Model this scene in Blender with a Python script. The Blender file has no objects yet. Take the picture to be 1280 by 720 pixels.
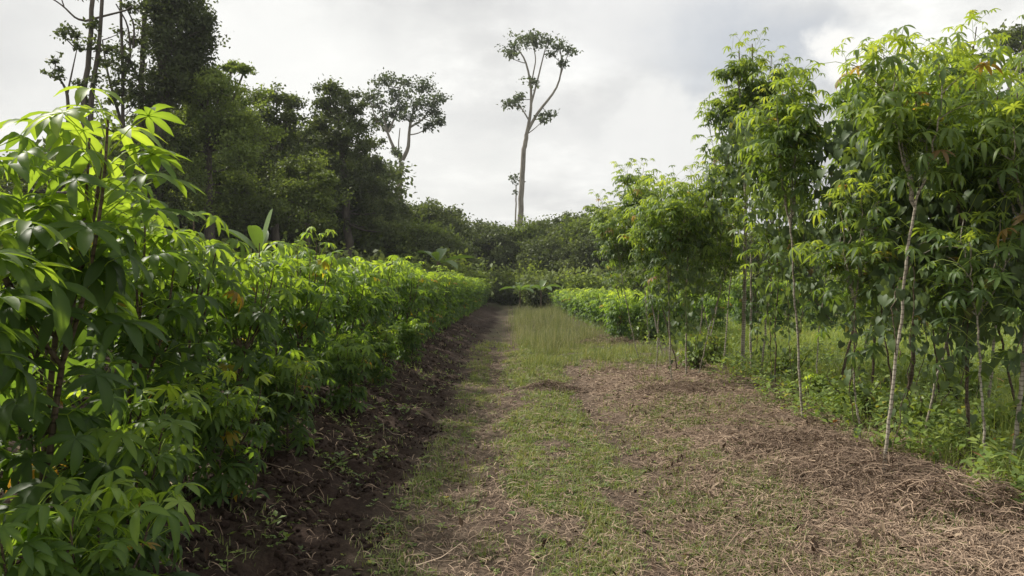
import bpy, math, random
import numpy as np
from math import radians, sin, cos, pi

S = bpy.context.scene
COL = S.collection
CAMZ = 1.5
F = 900.0                                   # focal length in photo pixels
rng = np.random.default_rng(11)

# ------------------------------------------------------------------ noise and terrain
_tab = np.random.default_rng(5).random((512, 512))
def vnoise(x, y):
    x = np.asarray(x, float); y = np.asarray(y, float)
    xi = np.floor(x).astype(int); yi = np.floor(y).astype(int)
    fx = x - xi; fy = y - yi
    fx = fx*fx*(3-2*fx); fy = fy*fy*(3-2*fy)
    a = _tab[xi % 512, yi % 512]; b = _tab[(xi+1) % 512, yi % 512]
    c = _tab[xi % 512, (yi+1) % 512]; d = _tab[(xi+1) % 512, (yi+1) % 512]
    return (a*(1-fx)+b*fx)*(1-fy) + (c*(1-fx)+d*fx)*fy
def fbm(x, y, o=4, g=.5):
    s = 0; a = 1; t = 0
    for i in range(o):
        s = s + a*vnoise(x*2**i+i*17.3, y*2**i+i*9.1); t += a; a *= g
    return s/t
def ss(a, b, x):
    t = np.clip((np.asarray(x, float)-a)/(b-a), 0, 1)
    return t*t*(3-2*t)
def band(x, a, b, w=.18):
    return ss(a-w, a+w, x)*(1-ss(b-w, b+w, x))

def height(x, y):
    x = np.asarray(x, float); y = np.asarray(y, float)
    wob = (fbm(x*.35+3, y*.35, 3)-.5)
    z = .34*(1-ss(-2.1, -.7, x+wob*.7))                       # tilled bank
    z = z - .03*np.exp(-((x+.35)/.25)**2) - .03*np.exp(-((x-1.0)/.3)**2)   # wheel tracks
    z = z + .03*np.exp(-((x-.4)/.3)**2)
    z = z + .05*np.exp(-((x-3.0-wob)/.75)**2)*(1-ss(9, 16, y))*(.5+fbm(x*1.3, y*1.3, 2))
    soil = 1-ss(-1.1, -.5, x+wob)
    near = 1-ss(25, 45, np.abs(y))
    z = z + near*(fbm(x*2.2, y*2.2, 3)-.5)*(.06+.10*soil)
    z = z + near*(fbm(x*8+40, y*8, 3)-.5)*(.03+.085*soil)
    z = z + (fbm(x*.02, y*.02, 2)-.5)*1.2*ss(60, 160, np.hypot(x, y))
    return z

def masks(x, y):
    """green cover, straw cover (0..1)"""
    x = np.asarray(x, float); y = np.asarray(y, float)
    xx = x + (fbm(x*.9+7, y*.5+2, 3)-.5)*.7
    n = fbm(x*2.6+11, y*2.2, 4)
    n2 = fbm(x*.8+31, y*.6+8, 3)
    g = .5*band(xx, -.75, -.25, .14) + 1.05*band(xx, .0, .82, .14) + .62*band(xx, 1.1, 2.0, .35)*(1-ss(6, 10, y)) 
    g = g + .42*band(xx, 1.4, 3.4, .4)*ss(.5, .62, n2) + .05*band(xx, -2.2, -.9, .2)
    g = np.maximum(g, ss(12.5, 16, y)*band(xx, .1, 3.2, .4)*.95)
    g = np.maximum(g, ss(2.9, 4.3, xx+1.1*(fbm(x*1.5, y*1.5+40, 2)-.5))*.95)
    g = np.maximum(g, ss(6, 11, -xx)*.5)
    g = np.maximum(g, ss(40, 60, y)*.85)
    g = np.clip(g*ss(.40, .58, n+.12*g), 0, 1)*(.45+.55*ss(.35, .6, fbm(x*6+3, y*5+1, 2)))
    s = ss(.7, 1.5, xx)*(1-ss(3.5, 4.8, xx))*(1-ss(12.5, 16, y)) + .30*band(xx, -.7, .9, .2) + .035*(1-ss(-1, -.7, xx))
    s = np.clip(s*(.45+.9*fbm(x*3+5, y*3+60, 3)), 0, 1)
    return g, s

# ------------------------------------------------------------------ geometry collectors
class Geo:
    def __init__(s): s.v = []; s.f = []; s.t = []; s.n = 0
    def add(s, v, f, t=.5):
        v = np.asarray(v, float).reshape(-1, 3); f = np.asarray(f, int).reshape(-1, 4)
        s.v.append(v); s.f.append(f+s.n)
        s.t.append(np.broadcast_to(np.asarray(t, float), (len(v),)).copy() if np.ndim(t) == 0 else np.asarray(t, float).ravel())
        s.n += len(v)
    def mesh(s, name, mat):
        v = np.concatenate(s.v); f = np.concatenate(s.f); t = np.concatenate(s.t)
        me = bpy.data.meshes.new(name)
        me.vertices.add(len(v)); me.vertices.foreach_set('co', v.astype(np.float32).ravel())
        me.loops.add(f.size); me.loops.foreach_set('vertex_index', f.astype(np.int32).ravel())
        me.polygons.add(len(f))
        me.polygons.foreach_set('loop_start', np.arange(0, f.size, 4, dtype=np.int32))
        me.polygons.foreach_set('use_smooth', np.ones(len(f), dtype=bool))
        a = me.attributes.new('tint', 'FLOAT', 'POINT'); a.data.foreach_set('value', t.astype(np.float32))
        me.materials.append(mat)
        me.update(); me.validate()
        return me

def norm(a): return a/np.maximum(np.linalg.norm(a, axis=-1, keepdims=True), 1e-9)

def tubes(g, P, r, sides=5, t=.5):
    """P (N,K,3) polylines, r (N,K) or (K,) radii"""
    P = np.asarray(P, float)
    if P.ndim == 2: P = P[None]
    N, K, _ = P.shape
    r = np.broadcast_to(np.asarray(r, float), (N, K))
    T = norm(np.gradient(P, axis=1))
    ax = norm(P[:, -1]-P[:, 0])
    ref = np.where(np.abs(ax[:, 2:3]) > .8, np.array([[1., 0, 0]]), np.array([[0., 0, 1]]))[:, None, :]
    A = norm(np.cross(T, np.broadcast_to(ref, T.shape))); B = np.cross(T, A)
    th = np.arange(sides)*2*pi/sides
    V = P[:, :, None, :] + r[:, :, None, None]*(A[:, :, None, :]*np.cos(th)[:, None]+B[:, :, None, :]*np.sin(th)[:, None])
    i = np.arange(K-1)[:, None]; j = np.arange(sides)[None, :]; j2 = (j+1) % sides
    f = np.stack([i*sides+j, i*sides+j2, (i+1)*sides+j2, (i+1)*sides+j], -1).reshape(-1, 4)
    f = (f[None]+(np.arange(N)*K*sides)[:, None, None]).reshape(-1, 4)
    tt = t if np.ndim(t) == 0 else np.repeat(np.asarray(t), K*sides)
    g.add(V, f, tt)

def ribbons(g, P, w, side, t=.5):
    P = np.asarray(P, float); N, K, _ = P.shape
    w = np.broadcast_to(np.asarray(w, float), (N, K))
    sd = side[:, None, :]*w[:, :, None]*.5
    V = np.stack([P-sd, P+sd], 2)
    i = np.arange(K-1)
    f = np.stack([i*2, i*2+1, i*2+3, i*2+2], -1)
    f = (f[None]+(np.arange(N)*K*2)[:, None, None]).reshape(-1, 4)
    tt = t if np.ndim(t) == 0 else np.repeat(np.asarray(t), K*2)
    g.add(V, f, tt)

def inst(g, tv, tf, R, T, sc, t):
    N = len(T)
    V = np.einsum('nij,vj->nvi', R, tv)*np.asarray(sc, float).reshape(-1, 1, 1)+T[:, None, :]
    f = (tf[None]+(np.arange(N)*len(tv))[:, None, None]).reshape(-1, 4)
    g.add(V, f, (np.ravel(t) if np.ndim(t) == 2 else np.repeat(t, len(tv))) if np.ndim(t) else t)

def frames(X, Z):
    X = norm(X); Y = norm(np.cross(Z, X)); Z = np.cross(X, Y)
    return np.stack([X, Y, Z], -1)

def randdir(r, n):
    return norm(r.normal(size=(n, 3)))

# leaf templates: x = outwards, z = upper face
def palmate(r, nl=7, L=.17, W=.042, droop=.45, segs=5, span=2.35):
    v = []; f = []
    for k in range(nl):
        u = (k-(nl-1)/2)/((nl-1)/2)
        a = u*span/1.0 + r.uniform(-.08, .08)
        l = L*(1-.42*abs(u)**1.4)*r.uniform(.9, 1.08); w = W*(1-.3*abs(u))
        dr = droop*r.uniform(.7, 1.35); twist = r.uniform(-.5, .5)
        d = np.array([cos(a), sin(a), 0]); p = np.array([-sin(a), cos(a), 0])
        b = len(v)
        for i in range(segs+1):
            s = i/segs
            ww = w*.5*(.16+ .95*math.sin(pi*min(1, s**1.15))**.8) if i < segs else .0012
            c = d*l*(s-.28*dr*s*s) + np.array([0, 0, .06*l*math.sin(pi*s)*.5-dr*l*s*s*.85])
            tw = twist*s
            q = p*cos(tw)+np.array([0, 0, sin(tw)])
            v += [c-q*ww+np.array([0, 0, ww*.35]), c, c+q*ww+np.array([0, 0, ww*.35])]
        for i in range(segs):
            o = b+i*3
            f += [[o, o+3, o+4, o+1], [o+1, o+4, o+5, o+2]]
    return np.array(v), np.array(f)
def heart(r, L=.1):
    pts = [(0, .0), (.02, .3), (.25, .46), (.55, .38), (.82, .16), (1, 0)]
    v = []; f = []
    for x, w in pts:
        x0 = x if w or x else .08
        z = -.35*x*x
        v += [(x-.18*(w > .2)*(x < .3), -w, z+w*.3), (x0, 0, z), (x-.18*(w > .2)*(x < .3), w, z+w*.3)]
    v = np.array(v)*L
    for i in range(5):
        o = i*3; f += [[o, o+3, o+4, o+1], [o+1, o+4, o+5, o+2]]
    return v, np.array(f)
LT = [palmate(rng, 7, droop=d) for d in (.3, .55, .8)] + [palmate(rng, 5, droop=.45)]
LTN = [palmate(rng, 7, L=.165, W=.036, droop=d) for d in (.25, .5, .85)]
HT = heart(rng)
TL_V = np.array([(0, 0, 0), (.5, -.3, .07), (1, 0, -.12), (.5, .3, .07)]); TL_F = np.array([[0, 1, 2, 3]])   # small tree leaf

# ------------------------------------------------------------------ materials
def mat_new(name):
    m = bpy.data.materials.new(name); m.use_nodes = True
    nt = m.node_tree; nt.nodes.clear()
    return m, nt, nt.nodes.new
def ramp(nt, stops, src=None, interp='LINEAR'):
    n = nt.nodes.new('ShaderNodeValToRGB'); e = n.color_ramp.elements; n.color_ramp.interpolation = interp
    while len(e) > 1: e.remove(e[-1])
    e[0].position, e[0].color = stops[0][0], (*stops[0][1], 1)
    for p, c in stops[1:]:
        x = e.new(p); x.color = (*c, 1)
    if src: nt.links.new(src, n.inputs[0])
    return n.outputs[0]
def noise(nt, scale, detail=4, coord='Object', rough=.6, sxyz=None):
    tc = nt.nodes.new('ShaderNodeTexCoord'); o = tc.outputs[coord]
    if sxyz:
        mp = nt.nodes.new('ShaderNodeMapping'); mp.inputs['Scale'].default_value = sxyz
        nt.links.new(o, mp.inputs[0]); o = mp.outputs[0]
    n = nt.nodes.new('ShaderNodeTexNoise'); n.inputs['Scale'].default_value = scale
    n.inputs['Detail'].default_value = detail; n.inputs['Roughness'].default_value = rough
    nt.links.new(o, n.inputs['Vector'])
    return n.outputs[0]
def mth(nt, op, a, b=None, clamp=False):
    n = nt.nodes.new('ShaderNodeMath'); n.operation = op; n.use_clamp = clamp
    for i, x in enumerate((a, b)):
        if x is None: continue
        if isinstance(x, (int, float)): n.inputs[i].default_value = x
        else: nt.links.new(x, n.inputs[i])
    return n.outputs[0]
def mixc(nt, fac, a, b, mode='MIX'):
    n = nt.nodes.new('ShaderNodeMix'); n.data_type = 'RGBA'; n.blend_type = mode
    for i, x in ((0, fac), (6, a), (7, b)):
        if isinstance(x, (int, float)): n.inputs[i].default_value = x
        elif isinstance(x, tuple): n.inputs[i].default_value = (*x, 1)
        else: nt.links.new(x, n.inputs[i])
    return n.outputs[2]
def attr(nt, name):
    n = nt.nodes.new('ShaderNodeAttribute'); n.attribute_name = name
    return n.outputs['Fac']

def leaf_mat(name, stops, trans=.4, tcol=(1.5, 1.35, .45), rough=.45, spec=.4, var=.25):
    m, nt, N = mat_new(name)
    out = N('ShaderNodeOutputMaterial'); pr = N('ShaderNodeBsdfPrincipled')
    c = ramp(nt, stops, attr(nt, 'tint'))
    oi = N('ShaderNodeObjectInfo')
    n = noise(nt, 9, 3)
    v = mth(nt, 'ADD', mth(nt, 'MULTIPLY', n, var*1.4), mth(nt, 'MULTIPLY', oi.outputs['Random'], var))
    v = mth(nt, 'ADD', v, 1-var*1.2)
    hv = N('ShaderNodeHueSaturation'); nt.links.new(v, hv.inputs['Value']); nt.links.new(c, hv.inputs['Color'])
    c = hv.outputs[0]
    nt.links.new(c, pr.inputs['Base Color'])
    pr.inputs['Roughness'].default_value = rough; pr.inputs['Specular IOR Level'].default_value = spec
    if trans:
        tr = N('ShaderNodeBsdfTranslucent'); mx = N('ShaderNodeMixShader'); mx.inputs[0].default_value = trans
        nt.links.new(mixc(nt, 1.0, c, tcol, 'MULTIPLY'), tr.inputs[0])
        nt.links.new(pr.outputs[0], mx.inputs[1]); nt.links.new(tr.outputs[0], mx.inputs[2])
        nt.links.new(mx.outputs[0], out.inputs[0])
    else: nt.links.new(pr.outputs[0], out.inputs[0])
    return m

M = {}
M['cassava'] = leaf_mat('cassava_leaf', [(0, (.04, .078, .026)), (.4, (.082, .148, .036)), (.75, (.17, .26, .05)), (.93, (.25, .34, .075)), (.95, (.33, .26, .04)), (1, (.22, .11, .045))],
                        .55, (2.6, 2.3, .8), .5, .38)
M['tallcas'] = leaf_mat('tall_cassava_leaf', [(0, (.05, .088, .032)), (.4, (.09, .15, .045)), (.75, (.18, .26, .065)), (.93, (.26, .34, .09)), (.96, (.24, .17, .07)), (1, (.17, .11, .06))],
                        .5, (2.4, 2.1, .65), .5, .4)
M['vine'] = leaf_mat('vine_leaf', [(0, (.06, .095, .045)), (.5, (.10, .15, .06)), (.9, (.16, .22, .065)), (.96, (.17, .13, .06)), (1, (.16, .11, .06))], .35, (1.6, 1.5, .6), .55, .4)
M['treeleaf'] = leaf_mat('tree_leaf', [(0, (.05, .068, .028)), (.5, (.105, .138, .048)), (1, (.19, .23, .078))], .33, (1.4, 1.4, .6), .6, .3, .3)
M['brightleaf'] = leaf_mat('bright_tree_leaf', [(0, (.07, .10, .03)), (.5, (.145, .20, .052)), (1, (.25, .31, .08))], .42, (1.5, 1.45, .6), .6, .3, .3)
M['emergent'] = leaf_mat('emergent_leaf', [(0, (.05, .07, .04)), (.5, (.08, .11, .055)), (1, (.13, .16, .08))], .35, (1.3, 1.3, .7), .6, .3, .2)
M['grass'] = leaf_mat('grass_blade', [(0, (.10, .145, .045)), (.4, (.18, .235, .08)), (.75, (.28, .31, .13)), (1, (.43, .38, .24))], .35, (1.4, 1.3, .6), .6, .3, .15)
M['fieldgrass'] = leaf_mat('field_grass_blade', [(0, (.10, .15, .035)), (.4, (.19, .26, .065)), (.75, (.29, .34, .10)), (1, (.46, .40, .2))], .4, (1.5, 1.4, .6), .55, .35, .15)
M['drygrass'] = leaf_mat('dry_seed_grass', [(0, (.13, .17, .06)), (.5, (.28, .29, .13)), (1, (.46, .41, .27))], .35, (1.2, 1.15, .8), .7, .2, .15)
M['weed'] = leaf_mat('weed_leaf', [(0, (.08, .125, .035)), (.5, (.17, .25, .06)), (.9, (.28, .35, .09)), (.97, (.35, .3, .03)), (1, (.35, .14, .04))], .38, (1.5, 1.4, .6), .5, .35, .15)
M['straw'] = leaf_mat('dry_straw', [(0, (.09, .060, .044)), (.4, (.24, .172, .122)), (.8, (.41, .308, .22)), (1, (.54, .45, .345))], 0, rough=.8, spec=.2, var=.2)
M['litter'] = leaf_mat('fallen_leaf', [(0, (.05, .032, .022)), (.5, (.13, .085, .055)), (1, (.3, .23, .16))], 0, rough=.8, spec=.2, var=.2)
M['banana'] = leaf_mat('banana_leaf', [(0, (.06, .11, .035)), (1, (.15, .23, .06))], .4, (1.5, 1.5, .6), .4, .5)

def bark(name, a, b, scale=6, sx=(1, 1, .25), rings=0):
    m, nt, N = mat_new(name)
    out = N('ShaderNodeOutputMaterial'); pr = N('ShaderNodeBsdfPrincipled'); pr.inputs['Roughness'].default_value = .85
    pr.inputs['Specular IOR Level'].default_value = .2
    n = noise(nt, scale, 6, 'Object', .65, sx)
    c = ramp(nt, [(.36, a), (.64, b)], n)
    h = n
    if rings:
        w = N('ShaderNodeTexWave'); w.bands_direction = 'Z'; w.inputs['Scale'].default_value = rings
        w.inputs['Distortion'].default_value = 3; w.inputs['Detail'].default_value = 2; w.inputs['Detail Scale'].default_value = 2
        tc = N('ShaderNodeTexCoord'); nt.links.new(tc.outputs['Object'], w.inputs[0])
        k = ramp(nt, [(.0, (1, 1, 1)), (.25, (0, 0, 0))], w.outputs['Fac'])
        c = mixc(nt, mth(nt, 'MULTIPLY', k, .75), c, tuple(x*.35 for x in a))
        big = noise(nt, 2.2, 3)
        c = mixc(nt, ramp(nt, [(.45, (0, 0, 0)), (.62, (.7, .7, .7))], big), c, (.11, .085, .055))
    nt.links.new(c, pr.inputs['Base Color'])
    bp = N('ShaderNodeBump'); bp.inputs['Strength'].default_value = .5; bp.inputs['Distance'].default_value = .02
    nt.links.new(h, bp.inputs['Height']); nt.links.new(bp.outputs[0], pr.inputs['Normal'])
    nt.links.new(pr.outputs[0], out.inputs[0])
    return m
M['castem'] = bark('cassava_stem', (.07, .05, .035), (.16, .12, .085), 30, rings=9)
M['palestem'] = bark('pale_cassava_stem', (.27, .235, .18), (.48, .44, .36), 26, rings=8)
M['bark'] = bark('tree_bark', (.06, .05, .04), (.15, .13, .105), 5)
M['palebark'] = bark('pale_tree_bark', (.17, .15, .125), (.31, .285, .24), 3)

def soil_mat(name, ground=True):
    m, nt, N = mat_new(name)
    out = N('ShaderNodeOutputMaterial'); pr = N('ShaderNodeBsdfPrincipled'); pr.inputs['Roughness'].default_value = .95
    pr.inputs['Specular IOR Level'].default_value = .12
    n1 = noise(nt, 3, 6, 'Object', .7); n2 = noise(nt, 38, 5, 'Object', .7); n3 = noise(nt, 130, 3, 'Object', .7)
    dark = ramp(nt, [(.3, (.018, .012, .010)), (.5, (.040, .026, .021)), (.72, (.10, .07, .053))], mth(nt, 'ADD', mth(nt, 'MULTIPLY', n1, .5), mth(nt, 'MULTIPLY', n2, .5)))
    if ground:
        path = ramp(nt, [(.3, (.05, .037, .027)), (.5, (.105, .08, .06)), (.7, (.18, .145, .11))], mth(nt, 'ADD', mth(nt, 'MULTIPLY', n2, .6), mth(nt, 'MULTIPLY', n3, .4)))
        c = mixc(nt, attr(nt, 'tint'), dark, path)
        st = ramp(nt, [(.3, (.10, .07, .052)), (.5, (.235, .17, .124)), (.7, (.39, .30, .222))], mth(nt, 'ADD', mth(nt, 'MULTIPLY', n2, .5), mth(nt, 'MULTIPLY', n3, .5)))
        c = mixc(nt, mth(nt, 'MULTIPLY', attr(nt, 'straw'), .85), c, st)
        gr = ramp(nt, [(.3, (.028, .045, .016)), (.5, (.058, .088, .028)), (.7, (.11, .15, .05))], mth(nt, 'ADD', mth(nt, 'MULTIPLY', n2, .5), mth(nt, 'MULTIPLY', n3, .5)))
        gm = mth(nt, 'MULTIPLY', attr(nt, 'green'), mth(nt, 'MULTIPLY', mth(nt, 'SUBTRACT', n2, .15), 2.0), True)
        c = mixc(nt, gm, c, gr)
    else: c = dark
    nt.links.new(c, pr.inputs['Base Color'])
    bp = N('ShaderNodeBump'); bp.inputs['Strength'].default_value = .8; bp.inputs['Distance'].default_value = .03
    nt.links.new(mth(nt, 'ADD', n2, mth(nt, 'MULTIPLY', n3, .5)), bp.inputs['Height']); nt.links.new(bp.outputs[0], pr.inputs['Normal'])
    nt.links.new(pr.outputs[0], out.inputs[0])
    return m
M['ground'] = soil_mat('soil_and_turf'); M['clod'] = soil_mat('dark_clod', False)

# ------------------------------------------------------------------ object helpers
def put(name, me, parent=None, loc=(0, 0, 0)):
    o = bpy.data.objects.new(name, me); COL.objects.link(o); o.parent = parent; o.location = loc
    return o
def thing(name, label, cat, loc, rz=0, group=None, sc=1):
    o = bpy.data.objects.new(name, None); COL.objects.link(o); o.empty_display_size = .2
    o.location = loc; o.rotation_euler = (0, 0, rz); o.scale = (sc,)*3 if np.ndim(sc) == 0 else sc
    o['label'] = label; o['category'] = cat
    if group: o['group'] = group
    return o
def dup(root, loc, rz, sc, label, group):
    r = root.copy(); COL.objects.link(r); r.location = loc; r.rotation_euler = (0, 0, rz)
    r.scale = (sc,)*3 if np.ndim(sc) == 0 else sc
    r['label'] = label; r['group'] = group
    for ch in list(root.children):
        c = ch.copy(); COL.objects.link(c); c.parent = r
    return r
def stuff(name, g, mat, label, cat):
    o = put(name, g.mesh(name, mat)); o['kind'] = 'stuff'; o['label'] = label; o['category'] = cat
    return o
def PX(px, py, D):
    return np.array([(px-640)/F*D, D, CAMZ+(360-py)/F*D])
ORD = 'first second third fourth fifth sixth seventh eighth ninth tenth eleventh twelfth thirteenth fourteenth fifteenth sixteenth seventeenth eighteenth nineteenth twentieth'.split()

# ------------------------------------------------------------------ ground (one sheet to the horizon)
def axis(lo, hi, dense_lo, dense_hi, step, grow):
    a = list(np.arange(dense_lo, dense_hi, step)); x = a[-1]; s = step
    while x < hi: s *= 1+grow; x += s; a.append(x)
    x = dense_lo; s = step; b = []
    while x > lo: s *= 1+grow; x -= s; b.append(x)
    return np.array(b[::-1]+a)
gx = axis(-650, 650, -4, 4.6, .036, .045)
gy = axis(-300, 1200, 1.6, 9, .034, .0125)
gy = gy[(gy > 1.6) | (np.arange(len(gy)) % 3 == 0)]
X, Y = np.meshgrid(gx, gy); Z = height(X, Y)
nx, ny = len(gx), len(gy)
i = np.arange(ny-1)[:, None]; j = np.arange(nx-1)[None, :]
fq = np.stack([i*nx+j, i*nx+j+1, (i+1)*nx+j+1, (i+1)*nx+j], -1).reshape(-1, 4)
gg = Geo()
pathw = ss(-1.0, -.6, X+(fbm(X*.9+7, Y*.5+2, 3)-.5)*.7)
rut = band(X+(fbm(X*.9+7, Y*.5+2, 3)-.5)*.7, -.25, .0, .1)*.75+band(X+(fbm(X*.9+7, Y*.5+2, 3)-.5)*.7, .88, 1.1, .12)*.5   # darker wheel ruts
gg.add(np.stack([X, Y, Z], -1), fq, (pathw*(1-rut*ss(.3, .6, fbm(X*1.4, Y*.5, 3)+.1))).ravel())
gm = gg.mesh('ground', M['ground'])
G_, S_ = masks(X, Y)
for nm, a in (('green', G_), ('straw', S_)):
    at = gm.attributes.new(nm, 'FLOAT', 'POINT'); at.data.foreach_set('value', a.astype(np.float32).ravel())
go = put('ground', gm); go['kind'] = 'structure'

# ------------------------------------------------------------------ scatter helpers
def sample(r, n, x0, x1, y0, y1, dens, bias=1.0):
    """points with screen-aware density: more near the viewer"""
    u = r.random(n)
    y = (y0**(1-bias)+u*(y1**(1-bias)-y0**(1-bias)))**(1/(1-bias)) if bias != 1 else y0*(y1/y0)**u
    x = r.uniform(x0, x1, n)
    k = r.random(n) < dens(x, y)
    return x[k], y[k]
def visible(x, y, pad=1.2):
    return (np.abs(x) < y*.74+pad)

# short turf
def blades(name, x, y, h, w, mat, label, cat, r, tint, lean=.5, per=4, K=3, spread=.03):
    n = len(x); x = np.repeat(x, per)+r.normal(0, spread, n*per); y = np.repeat(y, per)+r.normal(0, spread, n*per)
    h = np.repeat(h, per)*r.uniform(.5, 1.1, n*per); t = np.clip(np.repeat(tint, per)+r.normal(0, .12, n*per), 0, 1)
    z = height(x, y)-.005; a = r.uniform(0, 2*pi, n*per); l = np.abs(r.normal(0, lean, n*per))
    d = np.stack([np.cos(a), np.sin(a), np.zeros_like(a)], -1)
    s = np.linspace(0, 1, K)
    P = np.stack([x, y, z], -1)[:, None, :] + d[:, None, :]*(h*l)[:, None, None]*(s**1.8)[None, :, None]
    P[:, :, 2] += h[:, None]*(s-.35*np.minimum(l, 1)[:, None]*s**2)
    sd = norm(np.stack([-np.sin(a), np.cos(a), r.normal(0, .3, n*per)], -1))
    ww = (np.repeat(w, per) if np.ndim(w) else np.full(n*per, w))[:, None]*np.array([1, .85, .1] if K == 3 else [1, .95, .8, .45, .08])[None]
    g = Geo(); ribbons(g, P, ww, sd, t)
    return stuff(name, g, mat, label, cat)

r = np.random.default_rng(21)
x, y = sample(r, 150000, -2.4, 3.6, 2.2, 20, lambda x, y: masks(x, y)[0]*visible(x, y)*.75, 1.3)
k = r.random(len(x)) < .9
x, y = x[k], y[k]
blades('short_grass', x, y, r.uniform(.02, .062, len(x))*(1+.06*y), .0042*(1+.12*y), M['grass'],
       'short sparse green turf growing in strips along the dirt track', 'grass', r, .25+.6*fbm(x*1.5, y*1.5, 3), .8, 4, 3, .025)

# small broad-leaved weeds in the turf: rosettes
def rosettes(name, x, y, size, mat, label, r, tint, nl=6, up=.5, hmul=0.):
    n = len(x); N = n*nl
    a = (np.arange(N) % nl)*2*pi/nl+np.repeat(r.uniform(0, 6.28, n), nl)+r.normal(0, .35, N)
    u = r.uniform(.05, up, N)
    d = norm(np.stack([np.cos(a), np.sin(a), u], -1)); zn = norm(np.stack([-np.cos(a)*u, -np.sin(a)*u, np.ones(N)], -1)+r.normal(0, .2, (N, 3)))
    hh = np.repeat(size, nl)*hmul*r.random(N)
    T = np.stack([np.repeat(x, nl), np.repeat(y, nl), height(np.repeat(x, nl), np.repeat(y, nl))+.003+hh], -1)+d*.1*np.repeat(size, nl)[:, None]
    V = np.array([(0, 0, 0), (.45, -.24, .06), (.5, 0, .02), (.45, .24, .06), (1, 0, -.1)]); Ff = np.array([[0, 1, 4, 2], [0, 2, 4, 3]])
    g = Geo(); inst(g, V, Ff, frames(d, zn), T, np.repeat(size, nl)*r.uniform(.7, 1.2, N), np.clip(np.repeat(tint, nl)+r.normal(0, .1, N), 0, 1))
    return stuff(name, g, mat, label, 'weeds')
x, y = sample(r, 26000, -2.6, 3.4, 2.2, 14, lambda x, y: (masks(x, y)[0]*.7+.06)*visible(x, y), 1.3)
rosettes('track_weeds', x, y, r.uniform(.014, .036, len(x))*(1+.05*y), M['weed'], 'small flat broad leaved weeds among the turf of the track', r, r.uniform(.2, .85, len(x)))

# straw and dry stalks
def straws(name, x, y, L, w, mat, label, cat, r, tint, lift=.03, K=4, curl=.5):
    n = len(x); a = r.uniform(0, 2*pi, n); c = r.normal(0, curl, n)
    s = np.linspace(-.5, .5, K)
    ang = a[:, None]+c[:, None]*s[None]
    px = x[:, None]+L[:, None]*s[None]*np.cos(ang); py = y[:, None]+L[:, None]*s[None]*np.sin(ang)
    tl = r.normal(0, 1, n)*lift
    pz = height(px, py)+.006+np.abs(r.normal(0, lift*.45, n))[:, None]+tl[:, None]*s[None]*np.minimum(L[:, None]*6, 1.5)+.02*(np.cos(s*pi))[None]*r.random(n)[:, None]
    sd = norm(np.stack([-np.sin(a), np.cos(a), r.normal(0, .6, n)], -1))
    g = Geo(); ribbons(g, np.stack([px, py, pz], -1), (w[:, None]*np.array([.7, 1, 1, .5])[None]), sd, tint)
    return stuff(name, g, mat, label, cat)
x, y = sample(r, 210000, -2.6, 4.6, 2.2, 17, lambda x, y: (masks(x, y)[1]*1.0+.01)*visible(x, y), 1.5)
n = len(x)
straws('straw_litter', x, y, r.uniform(.02, .10, n)*(1+.04*y), r.uniform(.0015, .004, n)*(1+.12*y), M['straw'],
       'cut dry straw and stalks matted over the ground beside the tall plants', 'straw', r, np.clip(r.beta(1.6, 1.7, n)*.75+.35*(fbm(x*2.4, y*2.4, 3)-.4), 0, 1))
x, y = sample(r, 650, -1.6, 4.4, 2.5, 15, lambda x, y: (masks(x, y)[1]*.9+.05)*visible(x, y), 1.2)
n = len(x)
straws('dry_stalks', x, y, r.uniform(.15, .45, n), r.uniform(.003, .006, n), M['straw'], 'longer pale dry stalks lying across the straw litter', 'stalks', r, r.uniform(.4, .9, n), .05, 4, .8)
# dead curled leaves
x, y = sample(r, 16000, -6, 4.4, 2.2, 16, lambda x, y: (.35*(x < -1.6)+masks(x, y)[1]*.8)*visible(x, y), 1.3)
n = len(x)
g = Geo(); d = randdir(r, n); d[:, 2] *= .35; zn = randdir(r, n)*.5+np.array([0, 0, 1.])
V = np.array([(0, 0, 0), (.45, -.2, .1), (.5, 0, 0), (.45, .2, .12), (1, 0, .12)]); Ff = np.array([[0, 1, 4, 2], [0, 2, 4, 3]])
inst(g, V, Ff, frames(d, zn), np.stack([x, y, height(x, y)+.012], -1), r.uniform(.03, .085, n), r.uniform(0, 1, n))
stuff('dead_leaves', g, M['litter'], 'brown fallen leaves lying under the cassava and in the straw', 'leaf litter')

# soil clods
def quadsphere():
    v = {}; f = []; vs = []
    def vi(p):
        q = tuple(np.round(p, 5))
        if q not in v: v[q] = len(vs); vs.append(norm(np.array(p, float)))
        return v[q]
    for ax in range(3):
        for sg in (-1, 1):
            for a in range(2):
                for b in range(2):
                    c = []
                    for da, db in ((0, 0), (1, 0), (1, 1), (0, 1)):
                        p = [0, 0, 0]; p[ax] = sg; p[(ax+1) % 3] = a+da-1; p[(ax+2) % 3] = b+db-1; c.append(vi(p))
                    f.append(c if sg > 0 else c[::-1])
    return np.array(vs), np.array(f)
qv, qf = quadsphere()
g = Geo()
for k in range(6):
    x, y = sample(r, 4000, -3.0, 1.3, 2.2, 26, lambda x, y: (.95*(1-ss(-1.1, -.6, x+(fbm(x*.9+7, y*.5+2, 3)-.5)*.7))+.02)*visible(x, y)*ss(.35, .6, fbm(x*3, y*3, 2)+.12), 1.2)
    n = len(x); tv = qv*(1+r.uniform(-.35, .35, (len(qv), 1)))*np.array([1, .8, .6])
    inst(g, tv, qf, frames(randdir(r, n), randdir(r, n)), np.stack([x, y, height(x, y)+.003], -1), r.uniform(.007, .024, n)*(1+.8*(r.random(n) < .08)*(x < -1)), .5)
stuff('soil_clods', g, M['clod'], 'dark crumbled clods of tilled soil along the bank', 'soil')

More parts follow.
